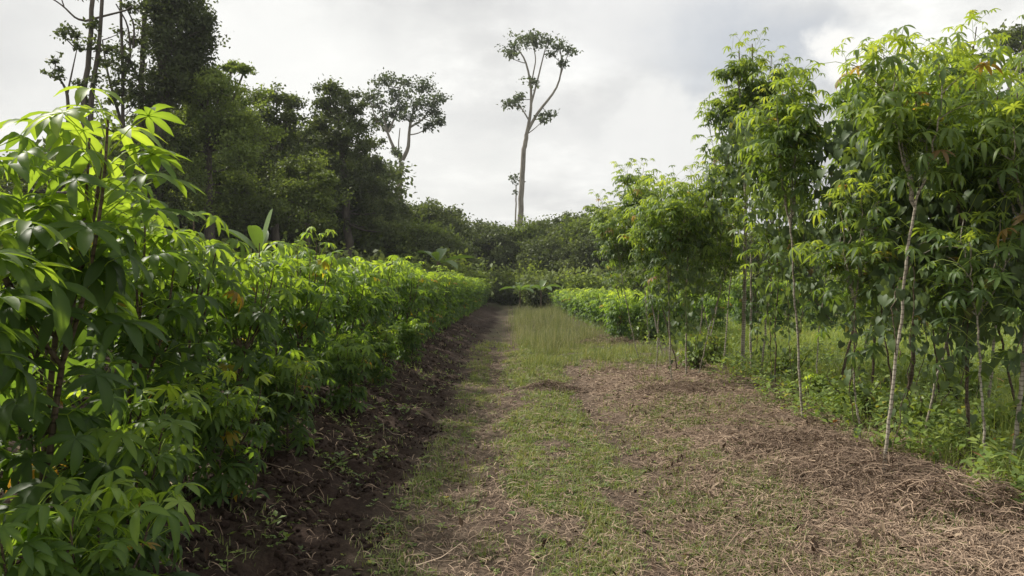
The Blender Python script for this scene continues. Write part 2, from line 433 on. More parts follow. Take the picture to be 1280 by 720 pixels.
# tall dry seeding grass at the far end of the track
x, y = sample(r, 6500, -.1, 3.3, 15, 48, lambda x, y: ss(-.1, 1.1, x+1.0*(fbm(x*1.1, y*.5, 3)-.3))*(1-ss(2.2, 3.3, x+.35*(1-ss(15, 22, y))*2))*ss(13, 26, y+14*(fbm(x*1.3, y*.35, 3)-.3))*(y < 46)*(.06+.94*ss(.42, .62, fbm(x*1.6+4, y*.8+9, 3))), 1.0)
blades('seeding_grass', x, y, (.08+1.35*fbm(x*1.6+4, y*.8+9, 3)**1.8)*r.uniform(.55, 1.1, len(x)), .004*(1+.04*y), M['drygrass'], 'waist high pale yellow seeding grass at the far end of the track', 'grass', r, .0+.7*r.random(len(x)), .45, 5, 5, .16)
x, y = sample(r, 7000, .3, 3.4, 11.5, 20, lambda x, y: masks(x, y)[0]*ss(.42, .6, fbm(x*1.2+4, y*.9, 2)), 1.0)
blades('knee_high_grass', x, y, r.uniform(.12, .3, len(x)), .008, M['grass'], 'knee high green grass tufts where the track narrows', 'grass', r, .3+.5*r.random(len(x)), .5, 5, 3, .05)

# green grass and weeds of the field behind the tall stems
x, y = sample(r, 60000, 2.9, 26, 5, 34, lambda x, y: ss(3.0, 5.2, x+2.4*(fbm(x*.9, y*.9, 3)-.5))*visible(x, y, .5)*ss(.25, .5, fbm(x*.6+9, y*.6, 2)+.12), 1.4)
blades('field_grass', x, y, r.uniform(.12, .5, len(x))*(.25+1.4*fbm(x*.7, y*.7, 3))*ss(2.6, 5, x), .006*(1+.09*y), M['fieldgrass'], 'lush green grass filling the field behind the tall bare stems', 'grass', r, .15+.7*fbm(x*.8+3, y*.8, 3), .6, 5, 5, .08)
x, y = sample(r, 26000, 2.8, 22, 4.5, 26, lambda x, y: ss(2.9, 4.0, x+(fbm(x*.7, y*.7, 2)-.5))*visible(x, y, .5)*ss(.36, .58, fbm(x*1.1+2, y*1.1, 3)), 1.3)
rosettes('field_weeds', x, y, r.uniform(.05, .11, len(x)), M['weed'], 'leafy green weeds creeping between the bases of the stems', r, np.clip(r.uniform(.1, .85, len(x)), 0, 1), 8, .9, 3.5)
# scrub on the bank below the crop
x, y = sample(r, 1900, -3.6, -1.0, 2.2, 22, lambda x, y: visible(x, y)*ss(.5, .62, fbm(x*2.2+12, y*2.2, 3)), 1.2)
rosettes('bank_weeds', x, y, r.uniform(.025, .065, len(x)), M['weed'], 'small green seedlings sprouting on the dark bank', r, r.uniform(.1, .8, len(x)), 6, .8, 1.5)

# ------------------------------------------------------------------ cassava plants
def bez(p0, p1, p2, K):
    s = np.linspace(0, 1, K)[:, None]
    return (1-s)**2*p0+2*s*(1-s)*p1+s*s*p2
def add_leaves(g, gs, r, pts, tang, templ, pet, size, age, droopy=.35):
    """palmate leaves on petioles round the stem points"""
    n = len(pts)
    a = np.arange(n)*2.4+r.uniform(0, 6)+r.normal(0, .3, n)
    up = np.clip(r.normal(.35, .3, n)+age*.35, -.4, 1.3)
    d = norm(np.stack([np.cos(a), np.sin(a), up], -1)+tang*.25)
    L = pet*r.uniform(.7, 1.25, n)
    end = pts+d*L[:, None]; end[:, 2] -= droopy*L*.35*(1-age)
    mid = pts+d*(L*.55)[:, None]; mid[:, 2] += .02
    tubes(gs, np.stack([pts, mid, end], 1), np.array([.0028, .0024, .002]), 3, .93)
    dd = end-mid; dd[:, 2] = -np.abs(r.normal(.0, .12, n))-(.10*(1-age)); dd = norm(dd)*1.
    hor = norm(np.stack([dd[:, 0], dd[:, 1], np.zeros(n)], -1))
    tilt = r.normal(droopy, .35, n)-.2*age
    out = norm(hor-np.array([0, 0, 1.])*tilt[:, None]); zn = norm(np.array([0, 0, 1.])+hor*tilt[:, None]+r.normal(0, .22, (n, 3)))
    R = frames(out, zn); which = r.integers(0, len(templ), n)
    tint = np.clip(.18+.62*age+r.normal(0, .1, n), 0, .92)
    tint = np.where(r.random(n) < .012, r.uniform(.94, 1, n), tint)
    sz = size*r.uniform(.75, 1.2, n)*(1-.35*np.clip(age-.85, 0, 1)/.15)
    for k, (tv, tf) in enumerate(templ):
        m = which == k
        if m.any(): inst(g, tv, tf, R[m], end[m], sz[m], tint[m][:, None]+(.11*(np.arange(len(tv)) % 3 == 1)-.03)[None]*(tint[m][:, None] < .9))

def cassava(seed, H, nb=3, fork=.45, leafn=70, size=1.0, low=.28):
    r = np.random.default_rng(seed); gs = Geo(); gl = Geo()
    nst = r.integers(2, 4)
    for q in range(nst):
        a = r.uniform(0, 6.28); base = np.array([cos(a)*.05, sin(a)*.05, -.05])
        a2 = a+r.normal(0, .5); lean = r.uniform(.05, .22)
        fk = np.array([cos(a2)*lean, sin(a2)*lean, H*fork*r.uniform(.85, 1.15)])
        st = bez(base, (base+fk)/2+r.normal(0, .03, 3), fk, 8)
        tubes(gs, st, np.linspace(.014, .011, 8), 7)
        ends = []
        for b in range(nb):
            aa = a2+b*2*pi/nb+r.normal(0, .3); sp = r.uniform(.14, .4)
            tip = np.array([fk[0]+cos(aa)*sp, fk[1]+sin(aa)*sp, H*r.uniform(.78, .98)])
            c = (fk+tip)/2+np.array([cos(aa)*.08, sin(aa)*.08, -.05])
            br = bez(fk, c, tip, 8); tubes(gs, br, np.linspace(.010, .005, 8), 5)
            n = int(leafn/(nst*nb)); s = np.sort(r.uniform(.12, 1, n))
            P = bez(fk, c, tip, 64)[(s*63).astype(int)]
            T = np.broadcast_to(norm(tip-c), P.shape)
            hh = P[:, 2]/H
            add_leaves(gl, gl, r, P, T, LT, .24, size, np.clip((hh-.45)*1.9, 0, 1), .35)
        n = int(leafn*low/nst); s = np.sort(r.uniform(.2, 1, n)); P = bez(base, (base+fk)/2, fk, 64)[(s*63).astype(int)]
        add_leaves(gl, gl, r, P, np.zeros_like(P)+[0, 0, 1.], LT, .26, size, np.zeros(n)+.05, .5)
    return gs.mesh('stem', M['castem']), gl.mesh('foliage', M['cassava'])
VAR = [cassava(100+i, 1.95, 3, (.42, .5, .38)[i % 3], 108, 1.07, .5) for i in range(7)]
YOUNG = [cassava(140+i, 1.35, 3, .4, 100, 1.1, .5) for i in range(3)]

rr = random.Random(4)
def place_cassava(k, x, y, sc, label, group, var=VAR, name='cassava_plant'):
    me_s, me_f = var[k % len(var)]
    t = thing(name, label, 'cassava plant', (x, y, float(height(x, y))), rr.uniform(0, 6.28), group, sc)
    put('stem', me_s, t); put('foliage', me_f, t)
    return t
proto = {}
def crop(k, x, y, sc, label, group, var=VAR):
    key = (id(var), k % len(var))
    if key not in proto:
        proto[key] = place_cassava(k, x, y, sc, label, group, var); return proto[key]
    return dup(proto[key], (x, y, float(height(x, y))), rr.uniform(0, 6.28), sc, label, group)

front = [(-1.72, 2.05), (-1.82, 2.75), (-1.92, 3.55), (-1.97, 4.35), (-2.0, 5.15)]
yy = 5.95
while yy < 52:
    front.append((-2.02+rr.uniform(-.12, .12), yy)); yy += rr.uniform(.72, .95)
for k, (x, y) in enumerate(front):
    if k < 20: lab = '%s cassava plant of the row edging the track, counted from the viewer' % ORD[k]
    else: lab = 'cassava plant in the distant stretch of the row edging the track'
    if k == 0: lab = 'cassava plant cut by the picture edge, nearest of the crop row'
    if k == 1: lab = 'tall near cassava plant with dark stem, standing above its neighbours on the bank'
    crop(k, x, y, (.99 if k == 1 else .8 if k == 0 else rr.uniform(.78, .88)), lab, 'cassava plants in the row edging the track')
for k, (x, y) in enumerate([(-1.38, 2.2), (-1.58, 2.95), (-1.62, 4.1), (-1.68, 5.4), (-1.66, 7.2), (-1.7, 9.4), (-1.7, 12.0)]):
    crop(k+2, x, y, rr.uniform(.5, .64), '%s of the small stunted cassava plants low on the bank before the crop row' % ORD[k], 'stunted cassava plants low on the bank', YOUNG)
for row, (x0, ya, yb) in enumerate([(-3.1, 2.6, 46), (-4.3, 3.4, 34), (-5.6, 4.2, 30), (-6.8, 5.2, 27), (-8.1, 6.5, 26)]):
    y = ya; k = 0
    w = ('second', 'third', 'fourth', 'fifth', 'sixth')[row]
    while y < yb:
        if k < 8 and row < 2: lab = '%s cassava plant of the %s row in from the track' % (ORD[k], w)
        else: lab = 'cassava plant deep in the %s row in from the track' % w
        crop(rr.randrange(7), x0+rr.uniform(-.2, .2), y, rr.uniform(.7, .8), lab, 'cassava plants in the %s row behind the front one' % w)
        y += rr.uniform(.85, 1.15); k += 1
# younger crop beyond the straw, beside the far end of the track
k = 0
for rx in range(4):
    y = 20+rx*.7
    while y < 50:
        crop(k, 3.1+rx*1.05+rr.uniform(-.15, .15), y, rr.uniform(.85, 1.05), 'low bushy cassava plant lining the far end of the track beside the seeding grass' if rx == 0 else 'low bushy cassava plant behind the first line beyond the seeding grass',
             'young cassava bushes by the end of the track', YOUNG); k += 1
        y += rr.uniform(1.2, 1.6)
for rx in range(3):
    x = 8+rx
    while x < 31:
        crop(k, x, 25+rx*3.4+rr.uniform(-.5, .5), rr.uniform(1.1, 1.45), 'bushy green cassava plant across the grass field in the %s line' % ORD[rx], 'cassava bushes across the grass field', YOUNG); k += 1
        x += rr.uniform(1.1, 1.8)

# ------------------------------------------------------------------ tall old cassava with bare stems
def tall_cassava(seed, pts, top, rad, crown_r=.55, leafn=110, brown=False, nb=4, size=1.0, vined=False):
    """pts: stem points local; top: height where the crown ends"""
    r = np.random.default_rng(seed); gs = Geo(); gl = Geo()
    p0, p1 = np.array(pts[0], float), np.array(pts[1], float)
    K = 46
    c = (p0+p1)/2+np.array([r.normal(0, .05), r.normal(0, .05), 0])
    st = bez(p0, c, p1, K); rd = np.linspace(rad, rad*.72, K)*(1+.13*(np.arange(K) % 3 == 0))
    st[:, :2] += np.cumsum(r.normal(0, .0035, (K, 2)), 0)
    tubes(gs, st, rd, 8)
    p1 = st[-1]
    for b in range(nb):
        a = b*2*pi/nb+r.normal(0, .4); sp = crown_r*r.uniform(.3, .9)
        tip = p1+np.array([cos(a)*sp, sin(a)*sp, (top-p1[2])*r.uniform(.62, 1.)])
        c = (p1*.6+tip*.4)+np.array([cos(a)*.22*crown_r, sin(a)*.22*crown_r, -.05])
        br = bez(p1, c, tip, 14); br[1:-1] += r.normal(0, .012, (12, 3))
        tubes(gs, br, np.linspace(rad*.7, rad*.3, 14), 6)
        n = leafn//nb
        s = np.sort(r.uniform(.3 if vined else .03, 1, n)); s[-5:] = 1; P = br[(s*13).astype(int)]+r.normal(0, .05, (n, 3))
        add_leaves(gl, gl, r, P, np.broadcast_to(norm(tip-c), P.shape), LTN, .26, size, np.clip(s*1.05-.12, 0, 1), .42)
        for q in range(2):        # side shoots
            s0 = r.uniform(.6 if vined else .25, .9); o = br[int(s0*13)]; a3 = a+r.normal(0, 1.2)
            tp = o+np.array([cos(a3)*.32, sin(a3)*.32, r.uniform(-.1, .35)]); sb = bez(o, (o+tp)/2+[0, 0, .08], tp, 8)
            tubes(gs, sb, np.linspace(rad*.35, rad*.2, 8), 5)
            n2 = leafn//nb//2; s = np.sort(r.uniform(.2, 1, n2)); P = sb[(s*7).astype(int)]
            add_leaves(gl, gl, r, P, np.broadcast_to(norm(tp-o), P.shape), LTN, .22, size*.95, np.clip(s*.8, 0, 1), .5)
    n = leafn//(30 if vined else 6); s = r.uniform(.66, 1, n); P = st[(s*(K-1)).astype(int)]+r.normal(0, .05, (n, 3))    # older leaves along the upper stem
    add_leaves(gl, gl, r, P, np.zeros((n, 3))+[0, 0, .3], LTN, .3, size, np.clip(s-.75, 0, 1), .7)
    return gs.mesh('stem', M['castem'] if brown else M['palestem']), gl.mesh('foliage', M['tallcas'])

# (base px, base py, upper px, upper py, crown top py, radius, brown, leaves, crown radius, label)
TALL = [
 (812, 430, 800, 300, 235, .017, 0, 90, .6, 'slim leaning old cassava with drooping crown where the tall row ends'),
 (790, 424, 758, 320, 240, .018, 1, 120, .8, 'old cassava whose crown hangs outward over the seeding grass'),
 (829, 447, 800, 300, 205, .018, 0, 130, .6, 'tall old cassava with a tuft rising highest at the far end of the row'),
 (841, 478, 838, 330, 225, .014, 0, 110, .5, 'very thin straight pale stem carrying a narrow leafy crown'),
 (858, 469, 860, 320, 215, .018, 0, 140, .55, 'old cassava with vine wrapped stem and bright crown near the row end'),
 (870, 450, 880, 330, 205, .017, 0, 120, .6, 'old cassava with a rounded bright crown behind the vine wrapped stem'),
 (884, 440, 906, 335, 220, .017, 0, 100, .6, 'old cassava with a strongly slanting pale stem'),
 (904, 462, 918, 300, 140, .015, 0, 100, .6, 'thin pale cassava stem slanting behind the thickest stem'),
 (928, 466, 934, 235, 45, .042, 0, 230, .75, 'tallest old cassava with the thickest straight pale ringed stem'),
 (940, 464, 946, 225, 75, .026, 0, 150, .75, 'slimmer twin standing against the thickest pale stem'),
 (950, 474, 966, 300, 120, .02, 0, 120, .6, 'pale cassava stem slanting away just past the thickest stem'),
 (1003, 527, 988, 290, 85, .017, 0, 120, .3, 'slender ringed pale cassava stem standing alone at the edge of the straw'),
 (1044, 492, 1084, 310, 75, .023, 1, 130, .4, 'brown knotty cassava stem rising behind the slender ringed one'),
 (1068, 482, 1108, 340, 50, .02, 0, 120, .5, 'pale slanting cassava stem rising from the weeds in the field edge'),
 (1104, 598, 1146, 265, 62, .016, 0, 85, .3, 'near slender pale cassava stem whose foot stands in the torn straw heap'),
 (1131, 530, 1152, 290, 42, .028, 1, 160, .6, 'stout mottled cassava stem with a broad dark crown'),
 (1196, 482, 1172, 300, 50, .026, 1, 150, .8, 'crooked brown cassava stem wrapped in vines'),
 (1213, 575, 1206, 290, 80, .017, 1, 85, .4, 'thin dark cassava stem standing between two pale ones near the picture edge'),
 (1232, 520, 1250, 330, 45, .02, 0, 140, .6, 'pale cassava stem behind the thin dark one'),
 (1262, 592, 1284, 290, 100, .02, 0, 95, .4, 'nearest pale mottled cassava stem at the picture edge'),
 (1330, 545, 1300, 330, 60, .022, 0, 130, .5, 'cassava plant whose crown reaches in from outside the picture'),
 (872, 470, 905, 350, 260, .012, 0, 40, .3, 'very thin bare pole slanting away from the vine wrapped stem'),
 (895, 452, 870, 350, 240, .012, 0, 50, .4, 'thin pole crossing behind the slanting pale stem'),
 (966, 500, 972, 360, 220, .012, 1, 50, .35, 'thin brown pole between the thickest stem and the slender ringed one'),
 (1022, 500, 1032, 350, 190, .011, 0, 40, .3, 'thin pale pole close beside the brown knotty stem'),
 (1075, 560, 1068, 380, 240, .012, 0, 45, .3, 'thin pale pole before the vine curtain'),
 (1120, 545, 1100, 380, 200, .012, 1, 45, .3, 'thin dark pole crossing the near slender stem'),
 (1150, 560, 1192, 370, 210, .013, 0, 45, .3, 'thin pale pole leaning from the stout mottled stem'),
 (1178, 520, 1160, 370, 180, .014, 1, 60, .4, 'thin brown pole behind the stout mottled stem'),
 (1232, 590, 1228, 400, 260, .012, 0, 40, .3, 'thin pale pole next to the thin dark stem'),
 (1275, 560, 1240, 380, 200, .014, 1, 60, .4, 'brown pole leaning inward at the picture edge'),
 (820, 462, 826, 340, 240, .012, 0, 60, .4, 'thin pale pole before the bright tuft of the row end'),
 (848, 462, 815, 340, 230, .012, 1, 60, .4, 'thin brown pole crossing before the vine wrapped stem'),
 (800, 448, 772, 330, 250, .012, 0, 90, .5, 'thin leafy pole leaning out over the end of the straw'),
 (1090, 505, 1100, 300, 40, .02, 1, 130, .45, 'dark cassava stem half hidden behind hanging vines'),
]
tallroots = []
for k, (bx, by, ux, uy, ty, rad, br, ln, cr, lab) in enumerate(TALL):
    D = 1350/(by-360); b = PX(bx, by, D); zb = float(height(b[0], b[1]))
    uy = uy-5; u = PX(ux, uy, D+.1*((k*7) % 5-2)*.3) - np.array([b[0], b[1], zb])
    top = 1.5+(360-ty)/F*D-zb+(.03 if ty < 150 else 0)
    s, f = tall_cassava(300+k, [(0, 0, -.06), u], top, rad*.85, cr, int(ln*(1.5 if bx > 890 else 1.9)), bool(br), 5, .9, bx > 890 and ln > 60)
    t = thing('tall_cassava', lab, 'tall cassava', (b[0], b[1], zb), 0, 'tall old cassava plants beside the straw')
    put('stem', s, t); put('foliage', f, t); tallroots.append((b, top))

# climbing vines draped over the tall cassava: chains of heart leaves
def vine(name, label, strands, seed, dens=60, rad=.16, lsize=.95):
    r = np.random.default_rng(seed); gs = Geo(); gl = Geo()
    P0 = PX(*strands[0][:3]); base = np.array([P0[0], P0[1], float(height(P0[0], P0[1]))])
    for st in strands:
        a = PX(st[0], st[1]+30, st[2]); b = PX(st[3], st[4]-20, st[5]); n = int(1.3*dens*np.linalg.norm(a-b))+8
        c = (a+b)/2+r.normal(0, .1, 3); line = bez(a, c, b, 20); line += np.cumsum(r.normal(0, .012, (20, 3)), 0); line -= base
        tubes(gs, line, np.full(20, .0045), 4)
        s = r.random(n)**1.5; P = line[(s*19).astype(int)]+r.normal(0, rad*(st[6] if len(st) > 6 else 1), (n, 3))*np.array([1, 1, .8])
        P[:, 2] = np.minimum(P[:, 2], (a-base)[2]-r.random(n)*.25)
        az = r.normal(-pi/2, 1.1, n)                       # faces look roughly away from the mass
        nrm = norm(np.stack([np.cos(az), np.sin(az), r.uniform(-.1, .9, n)], -1))
        dn = norm(np.array([0, 0, -1.])+r.normal(0, .35, (n, 3)))
        inst(gl, HT[0], HT[1], frames(dn-nrm*(dn*nrm).sum(-1, keepdims=True), nrm), P, lsize*r.uniform(.5, 1.25, n), np.where(r.random(n) < .008, .97, np.clip(r.normal(.42, .2, n), 0, .93)))
    t = thing(name, label, 'vine', tuple(base), 0, 'climbing vines on the tall cassava')
    put('vine_stem', gs.mesh('vine_stem', M['castem']), t); put('foliage', gl.mesh('foliage', M['vine']), t)
vine('climbing_vine', 'broad leaved vine draped down the crown above the thickest pale stem', [(930, 110, 12, 912, 235, 12, .8), (960, 100, 12, 950, 270, 11.6, 1.4), (975, 150, 11.5, 968, 340, 11.5, 1.1), (950, 140, 12.2, 958, 250, 12, .8)], 1, 85, .2)
vine('climbing_vine', 'broad leaved vine hanging between the slender ringed stem and the brown knotty one', [(990, 120, 9, 985, 320, 8.6, .9), (1072, 160, 9.4, 1066, 350, 9.2, .9), (1002, 240, 8.6, 998, 400, 8.5, .7)], 2, 80, .18)
vine('climbing_vine', 'dense dark vine curtain hung over the middle of the tall row', [(1075, 130, 8, 1060, 320, 7.8, 1.5), (1110, 110, 7.8, 1090, 330, 7.4, 1.4), (1100, 180, 7, 1110, 380, 6.8, .9), (1060, 200, 7.6, 1045, 350, 7.6, 1)], 3, 100, .17)
vine('climbing_vine', 'vine mass hung over the stout mottled stem', [(1150, 90, 7.6, 1150, 300, 7.2, 1.5), (1180, 110, 7.4, 1175, 330, 7, 1.4), (1130, 200, 7, 1140, 370, 6.6, .9), (1200, 180, 7, 1190, 400, 6.8, .8)], 4, 100, .17)
vine('climbing_vine', 'vine tangle trailing low beside the thin dark stem', [(1220, 120, 6.8, 1215, 340, 6.4, 1.3), (1250, 150, 6.6, 1245, 400, 6.2, 1.2), (1270, 200, 6.2, 1262, 460, 6, .9), (1235, 300, 6.2, 1225, 500, 6, .6)], 5, 90, .17)
vine('climbing_vine', 'vine wrapped round the narrow leafy stems at the row end', [(858, 230, 11.5, 858, 465, 11.3, .8), (845, 250, 12, 842, 400, 11.8, .9), (880, 240, 13, 878, 400, 13, 1.3)], 6, 60, .17)
vine('climbing_vine', 'slack vine strand crossing low between the slanting stems', [(985, 290, 8.6, 1060, 420, 8, .5), (1060, 330, 8, 1120, 440, 7.4, .5), (1105, 300, 6.6, 1112, 470, 6, .55)], 7, 50, .14)

vine('climbing_vine', 'thick vine sheet filling the lower half of the crown over the slender ringed stem', [(915, 150, 11, 903, 300, 11, .7), (940, 120, 10.6, 935, 215, 10.4, 1.1), (972, 160, 10, 972, 320, 9.8, 1.0), (998, 130, 9.5, 985, 330, 9.2, 1.3), (975, 120, 10.5, 980, 230, 10, 1.2)], 11, 75, .2)
vine('climbing_vine', 'thick vine sheet hanging over the brown knotty stem', [(1085, 110, 8, 1072, 330, 7.7, 1.1), (1075, 120, 7.6, 1070, 350, 7.4, 1.6), (1066, 260, 7.5, 1056, 400, 7.4, .6)], 12, 80, .18)
vine('climbing_vine', 'thick vine sheet between the near slender stem and the stout mottled one', [(1120, 130, 7, 1118, 340, 6.8, 1.5), (1095, 150, 7, 1092, 340, 6.8, 1.4), (1142, 240, 6.8, 1135, 420, 6.6, .8)], 13, 85, .17)
vine('climbing_vine', 'thick vine sheet over the crooked brown stem', [(1170, 130, 6.8, 1165, 330, 6.6, 1.5), (1205, 120, 6.8, 1200, 340, 6.6, 1.5), (1190, 260, 6.5, 1186, 440, 6.4, .8)], 14, 85, .17)
vine('climbing_vine', 'thick vine sheet hanging at the picture edge above the nearest mottled stem', [(1240, 150, 6.4, 1236, 340, 6.2, 1.5), (1275, 160, 6.2, 1270, 370, 6, 1.5), (1300, 180, 6, 1296, 400, 5.9, 1.3)], 15, 85, .17)

for k, (x0, y0, x1, y1, D, lab) in enumerate([(946, 300, 944, 450, 12, 'thin vine climbing beside the thickest pale stem'), (990, 320, 1000, 500, 9, 'thin vine climbing the slender ringed stem'),
   (1140, 330, 1110, 560, 5.9, 'thin vine climbing the near slender stem'), (1150, 330, 1134, 500, 7.6, 'thin vine climbing the stout mottled stem'), (1176, 310, 1192, 470, 10.5, 'thin vine climbing the crooked brown stem'),
   (1208, 330, 1213, 540, 6.3, 'thin vine climbing the thin dark stem'), (1245, 330, 1235, 500, 8, 'thin vine climbing the pale stem behind the thin dark one'), (1280, 340, 1264, 560, 5.8, 'thin vine climbing the nearest mottled stem'),
   (1092, 350, 1072, 470, 10.8, 'thin vine climbing the pale slanting stem in the field edge'), (838, 330, 841, 465, 11.4, 'thin vine climbing the very thin straight stem'), (806, 320, 812, 425, 18, 'thin vine climbing the slim leaning stem'),
   (1066, 380, 1074, 540, 6.7, 'thin vine climbing the thin pale pole before the vine curtain'), (955, 340, 962, 480, 9.5, 'thin vine climbing the thin brown pole')]):
    vine('climbing_vine', lab, [(x0, y0-30, D, x1, y1+20, D, .42), (x0+4, y0-30, D-.1, (x0+x1)/2, (y0+y1)/2+30, D-.15, .7)], 30+k, 17, .13, .7)

# low leafy shrubs and sprouts among the stem feet
def shrub_mesh(seed, R, H, n, mat, leaf=.08, tv=(TL_V, TL_F), bias=.5):
    r = np.random.default_rng(seed); gs = Geo(); gl = Geo()
    ns = 14; tips = np.stack([r.normal(0, R*.5, ns), r.normal(0, R*.5, ns), r.uniform(.5, 1, ns)*H], -1)
    base = np.stack([r.normal(0, R*.1, ns), r.normal(0, R*.1, ns), np.full(ns, -.03)], -1)
    s = np.linspace(0, 1, 6)[None, :, None]
    P = base[:, None]*(1-s)+tips[:, None]*s; P[:, 1:-1] += r.normal(0, R*.05, (ns, 4, 3))
    tubes(gs, P, np.linspace(.012, .004, 6)*max(1, H), 4)
    i = r.integers(0, ns, n); s1 = r.beta(2, 1.2, n)
    Q = base[i]*(1-s1)[:, None]+tips[i]*s1[:, None]+r.normal(0, R*.17, (n, 3)); Q[:, 2] = np.maximum(Q[:, 2], .02)
    inst(gl, tv[0], tv[1], frames(randdir(r, n)-np.array([0, 0, .3]), randdir(r, n)+np.array([0, 0, 1.])), Q, leaf*r.uniform(.6, 1.3, n), np.clip(.2+.5*Q[:, 2]/H+r.normal(0, .14, n), 0, .94))
    return gs.mesh('stem', M['castem']), gl.mesh('foliage', mat)
SH = [shrub_mesh(500+k, .34, .55, 420, M['weed'], .085) for k in range(3)]
for k, (px, py, sc, lab) in enumerate([
  (985, 478, 1.0, 'low leafy shrub at the foot of the slanting pale stem'), (1020, 500, .8, 'small leafy shrub between the slender ringed stem and the brown one'),
  (1065, 520, .9, 'leafy shrub beneath the vine curtain'), (1160, 545, .9, 'leafy shrub spreading at the foot of the stout mottled stem'),
  (1250, 560, .9, 'leafy shrub beside the nearest mottled stem'), (895, 455, 1.1, 'leafy shrub crowding the foot of the thin slanting stem'),
  (810, 425, 1.2, 'leafy shrub closing the gap at the far end of the tall row'), (1200, 520, 1.1, 'leafy shrub under the crooked brown stem'),
  (870, 462, 1.1, 'leafy shrub round the vine wrapped stem'), (770, 415, 1.4, 'leafy shrub under the outward hanging crown'), (780, 425, .9, 'smaller leafy shrub beside the brown tuft of dry grass')]):
    D = 1350/(py-360); b = PX(px, py, D)
    t = thing('leafy_shrub', lab, 'shrub', (b[0], b[1], float(height(b[0], b[1]))), k*1.3, 'low shrubs at the feet of the tall stems', sc)
    put('stem', SH[k % 3][0], t); put('foliage', SH[k % 3][1], t)
# one bright young cassava sprout by the ringed stem
r = np.random.default_rng(77); gs = Geo(); gl = Geo()
st = bez(np.array([0, 0, -.03]), np.array([.02, 0, .1]), np.array([.0, 0, .32]), 10); tubes(gs, st, np.linspace(.008, .005, 10), 6)
add_leaves(gl, gl, r, st[[4, 5, 6, 7, 8, 9, 9]], np.zeros((7, 3))+[0, 0, 1.], LT[:2], .12, .85, np.ones(7)*1.0, .3)
b = PX(1013, 505, 9.3)
t = thing('cassava_sprout', 'bright yellow green sprout with few leaves beside the slender ringed stem', 'sprout', (b[0], b[1], float(height(b[0], b[1]))))
put('stem', gs.mesh('stem', M['castem']), t); put('foliage', gl.mesh('foliage', M['cassava']), t)
# heaps of torn straw
def heap(px, py, R, H, n, lab, dark=0):
    r = np.random.default_rng(int(px)); D = 1350/(py-360); b = PX(px, py, D); g = Geo()
    a = r.uniform(0, 6.28, n); q = np.sqrt(r.random(n))*R; x = q*np.cos(a)*1.4; y = q*np.sin(a)
    z = H*np.exp(-(q/R)**2*2.2)*r.random(n)**.6
    az = r.uniform(0, 6.28, n); L = r.uniform(.06, .26, n); c = r.normal(0, .9, n); s = np.linspace(-.5, .5, 5)
    ang = az[:, None]+c[:, None]*s
    P = np.stack([x[:, None]+L[:, None]*s*np.cos(ang), y[:, None]+L[:, None]*s*np.sin(ang), z[:, None]+(.05*np.cos(s*pi)-.02)[None]*r.uniform(-.3, 1, n)[:, None]+r.normal(0, .25, n)[:, None]*L[:, None]*s], -1)
    P[..., 2] += height(P[..., 0]+b[0], P[..., 1]+b[1])-float(height(b[0], b[1]))
    ribbons(g, P, np.full((n, 5), .004)*r.uniform(.6, 1.8, (n, 1)), norm(np.stack([-np.sin(az), np.cos(az), r.normal(0, .8, n)], -1)), np.clip(r.beta(1.6, 2.2, n)*.9-dark, 0, 1))
    o = put('straw_heap', g.mesh('straw_heap', M['straw']), None, (b[0], b[1], float(height(b[0], b[1])))); o['label'] = lab; o['category'] = 'straw heap'; o['group'] = 'heaps of torn straw and roots'
heap(692, 487, .34, .13, 900, 'small dark heap of torn roots in the middle of the track', .25)
heap(1090, 600, .6, .2, 2400, 'broad straw heap round the foot of the near slender pale stem', .05)
heap(1215, 640, .5, .22, 2200, 'loose straw heap below the nearest mottled stem', .1)
heap(850, 490, .5, .14, 1200, 'straw heap at the foot of the very thin stem', .1)
heap(1000, 560, .5, .12, 1400, 'low straw heap before the slender ringed stem', .05)
heap(760, 430, .7, .3, 1300, 'brown tuft of dry grass under the outward hanging crown', .1)

# ------------------------------------------------------------------ trees
def crown_leaves(gl, gs, r, c, rad, nleaf, lsize, tbase, subs=14, tw=.03, tight=.2):
    """one clump of the crown: twigs fan out and carry leaf sprays"""
    d = randdir(r, subs); d[:, 2] = d[:, 2]*.8+.15
    sc = c+d*rad*np.where(r.random((subs, 1)) < .2, r.uniform(1.2, 1.7, (subs, 1)), r.uniform(.2, 1.2, (subs, 1)))
    s = np.linspace(0, 1, 4)[None, :, None]
    st = c-np.array([0, 0, .35*rad[2]])
    P = st[None, None]*(1-s)+sc[:, None]*s; P[:, 1:-1] += r.normal(0, .06, (subs, 2, 3))*rad.mean()
    tubes(gs, P, np.linspace(tw, tw*.25, 4), 3)
    per = max(3, nleaf//subs)
    n = subs*per; k = np.repeat(np.arange(subs), per)
    sig = rad.mean()*tight*np.array([1, 1, .8])*r.uniform(.6, 1.7, (subs, 1))
    Q = sc[k]+r.normal(0, 1, (n, 3))*sig[k]
    t = tbase+r.normal(0, .10)+.22*(r.random(subs)-.5)[k]*2+r.normal(0, .1, n)+.12*d[k, 2]
    inst(gl, TL_V, TL_F, frames(randdir(r, n), randdir(r, n)+np.array([0, 0, .9])), Q, lsize*r.uniform(.6, 1.35, n), np.clip(t, 0, 1))

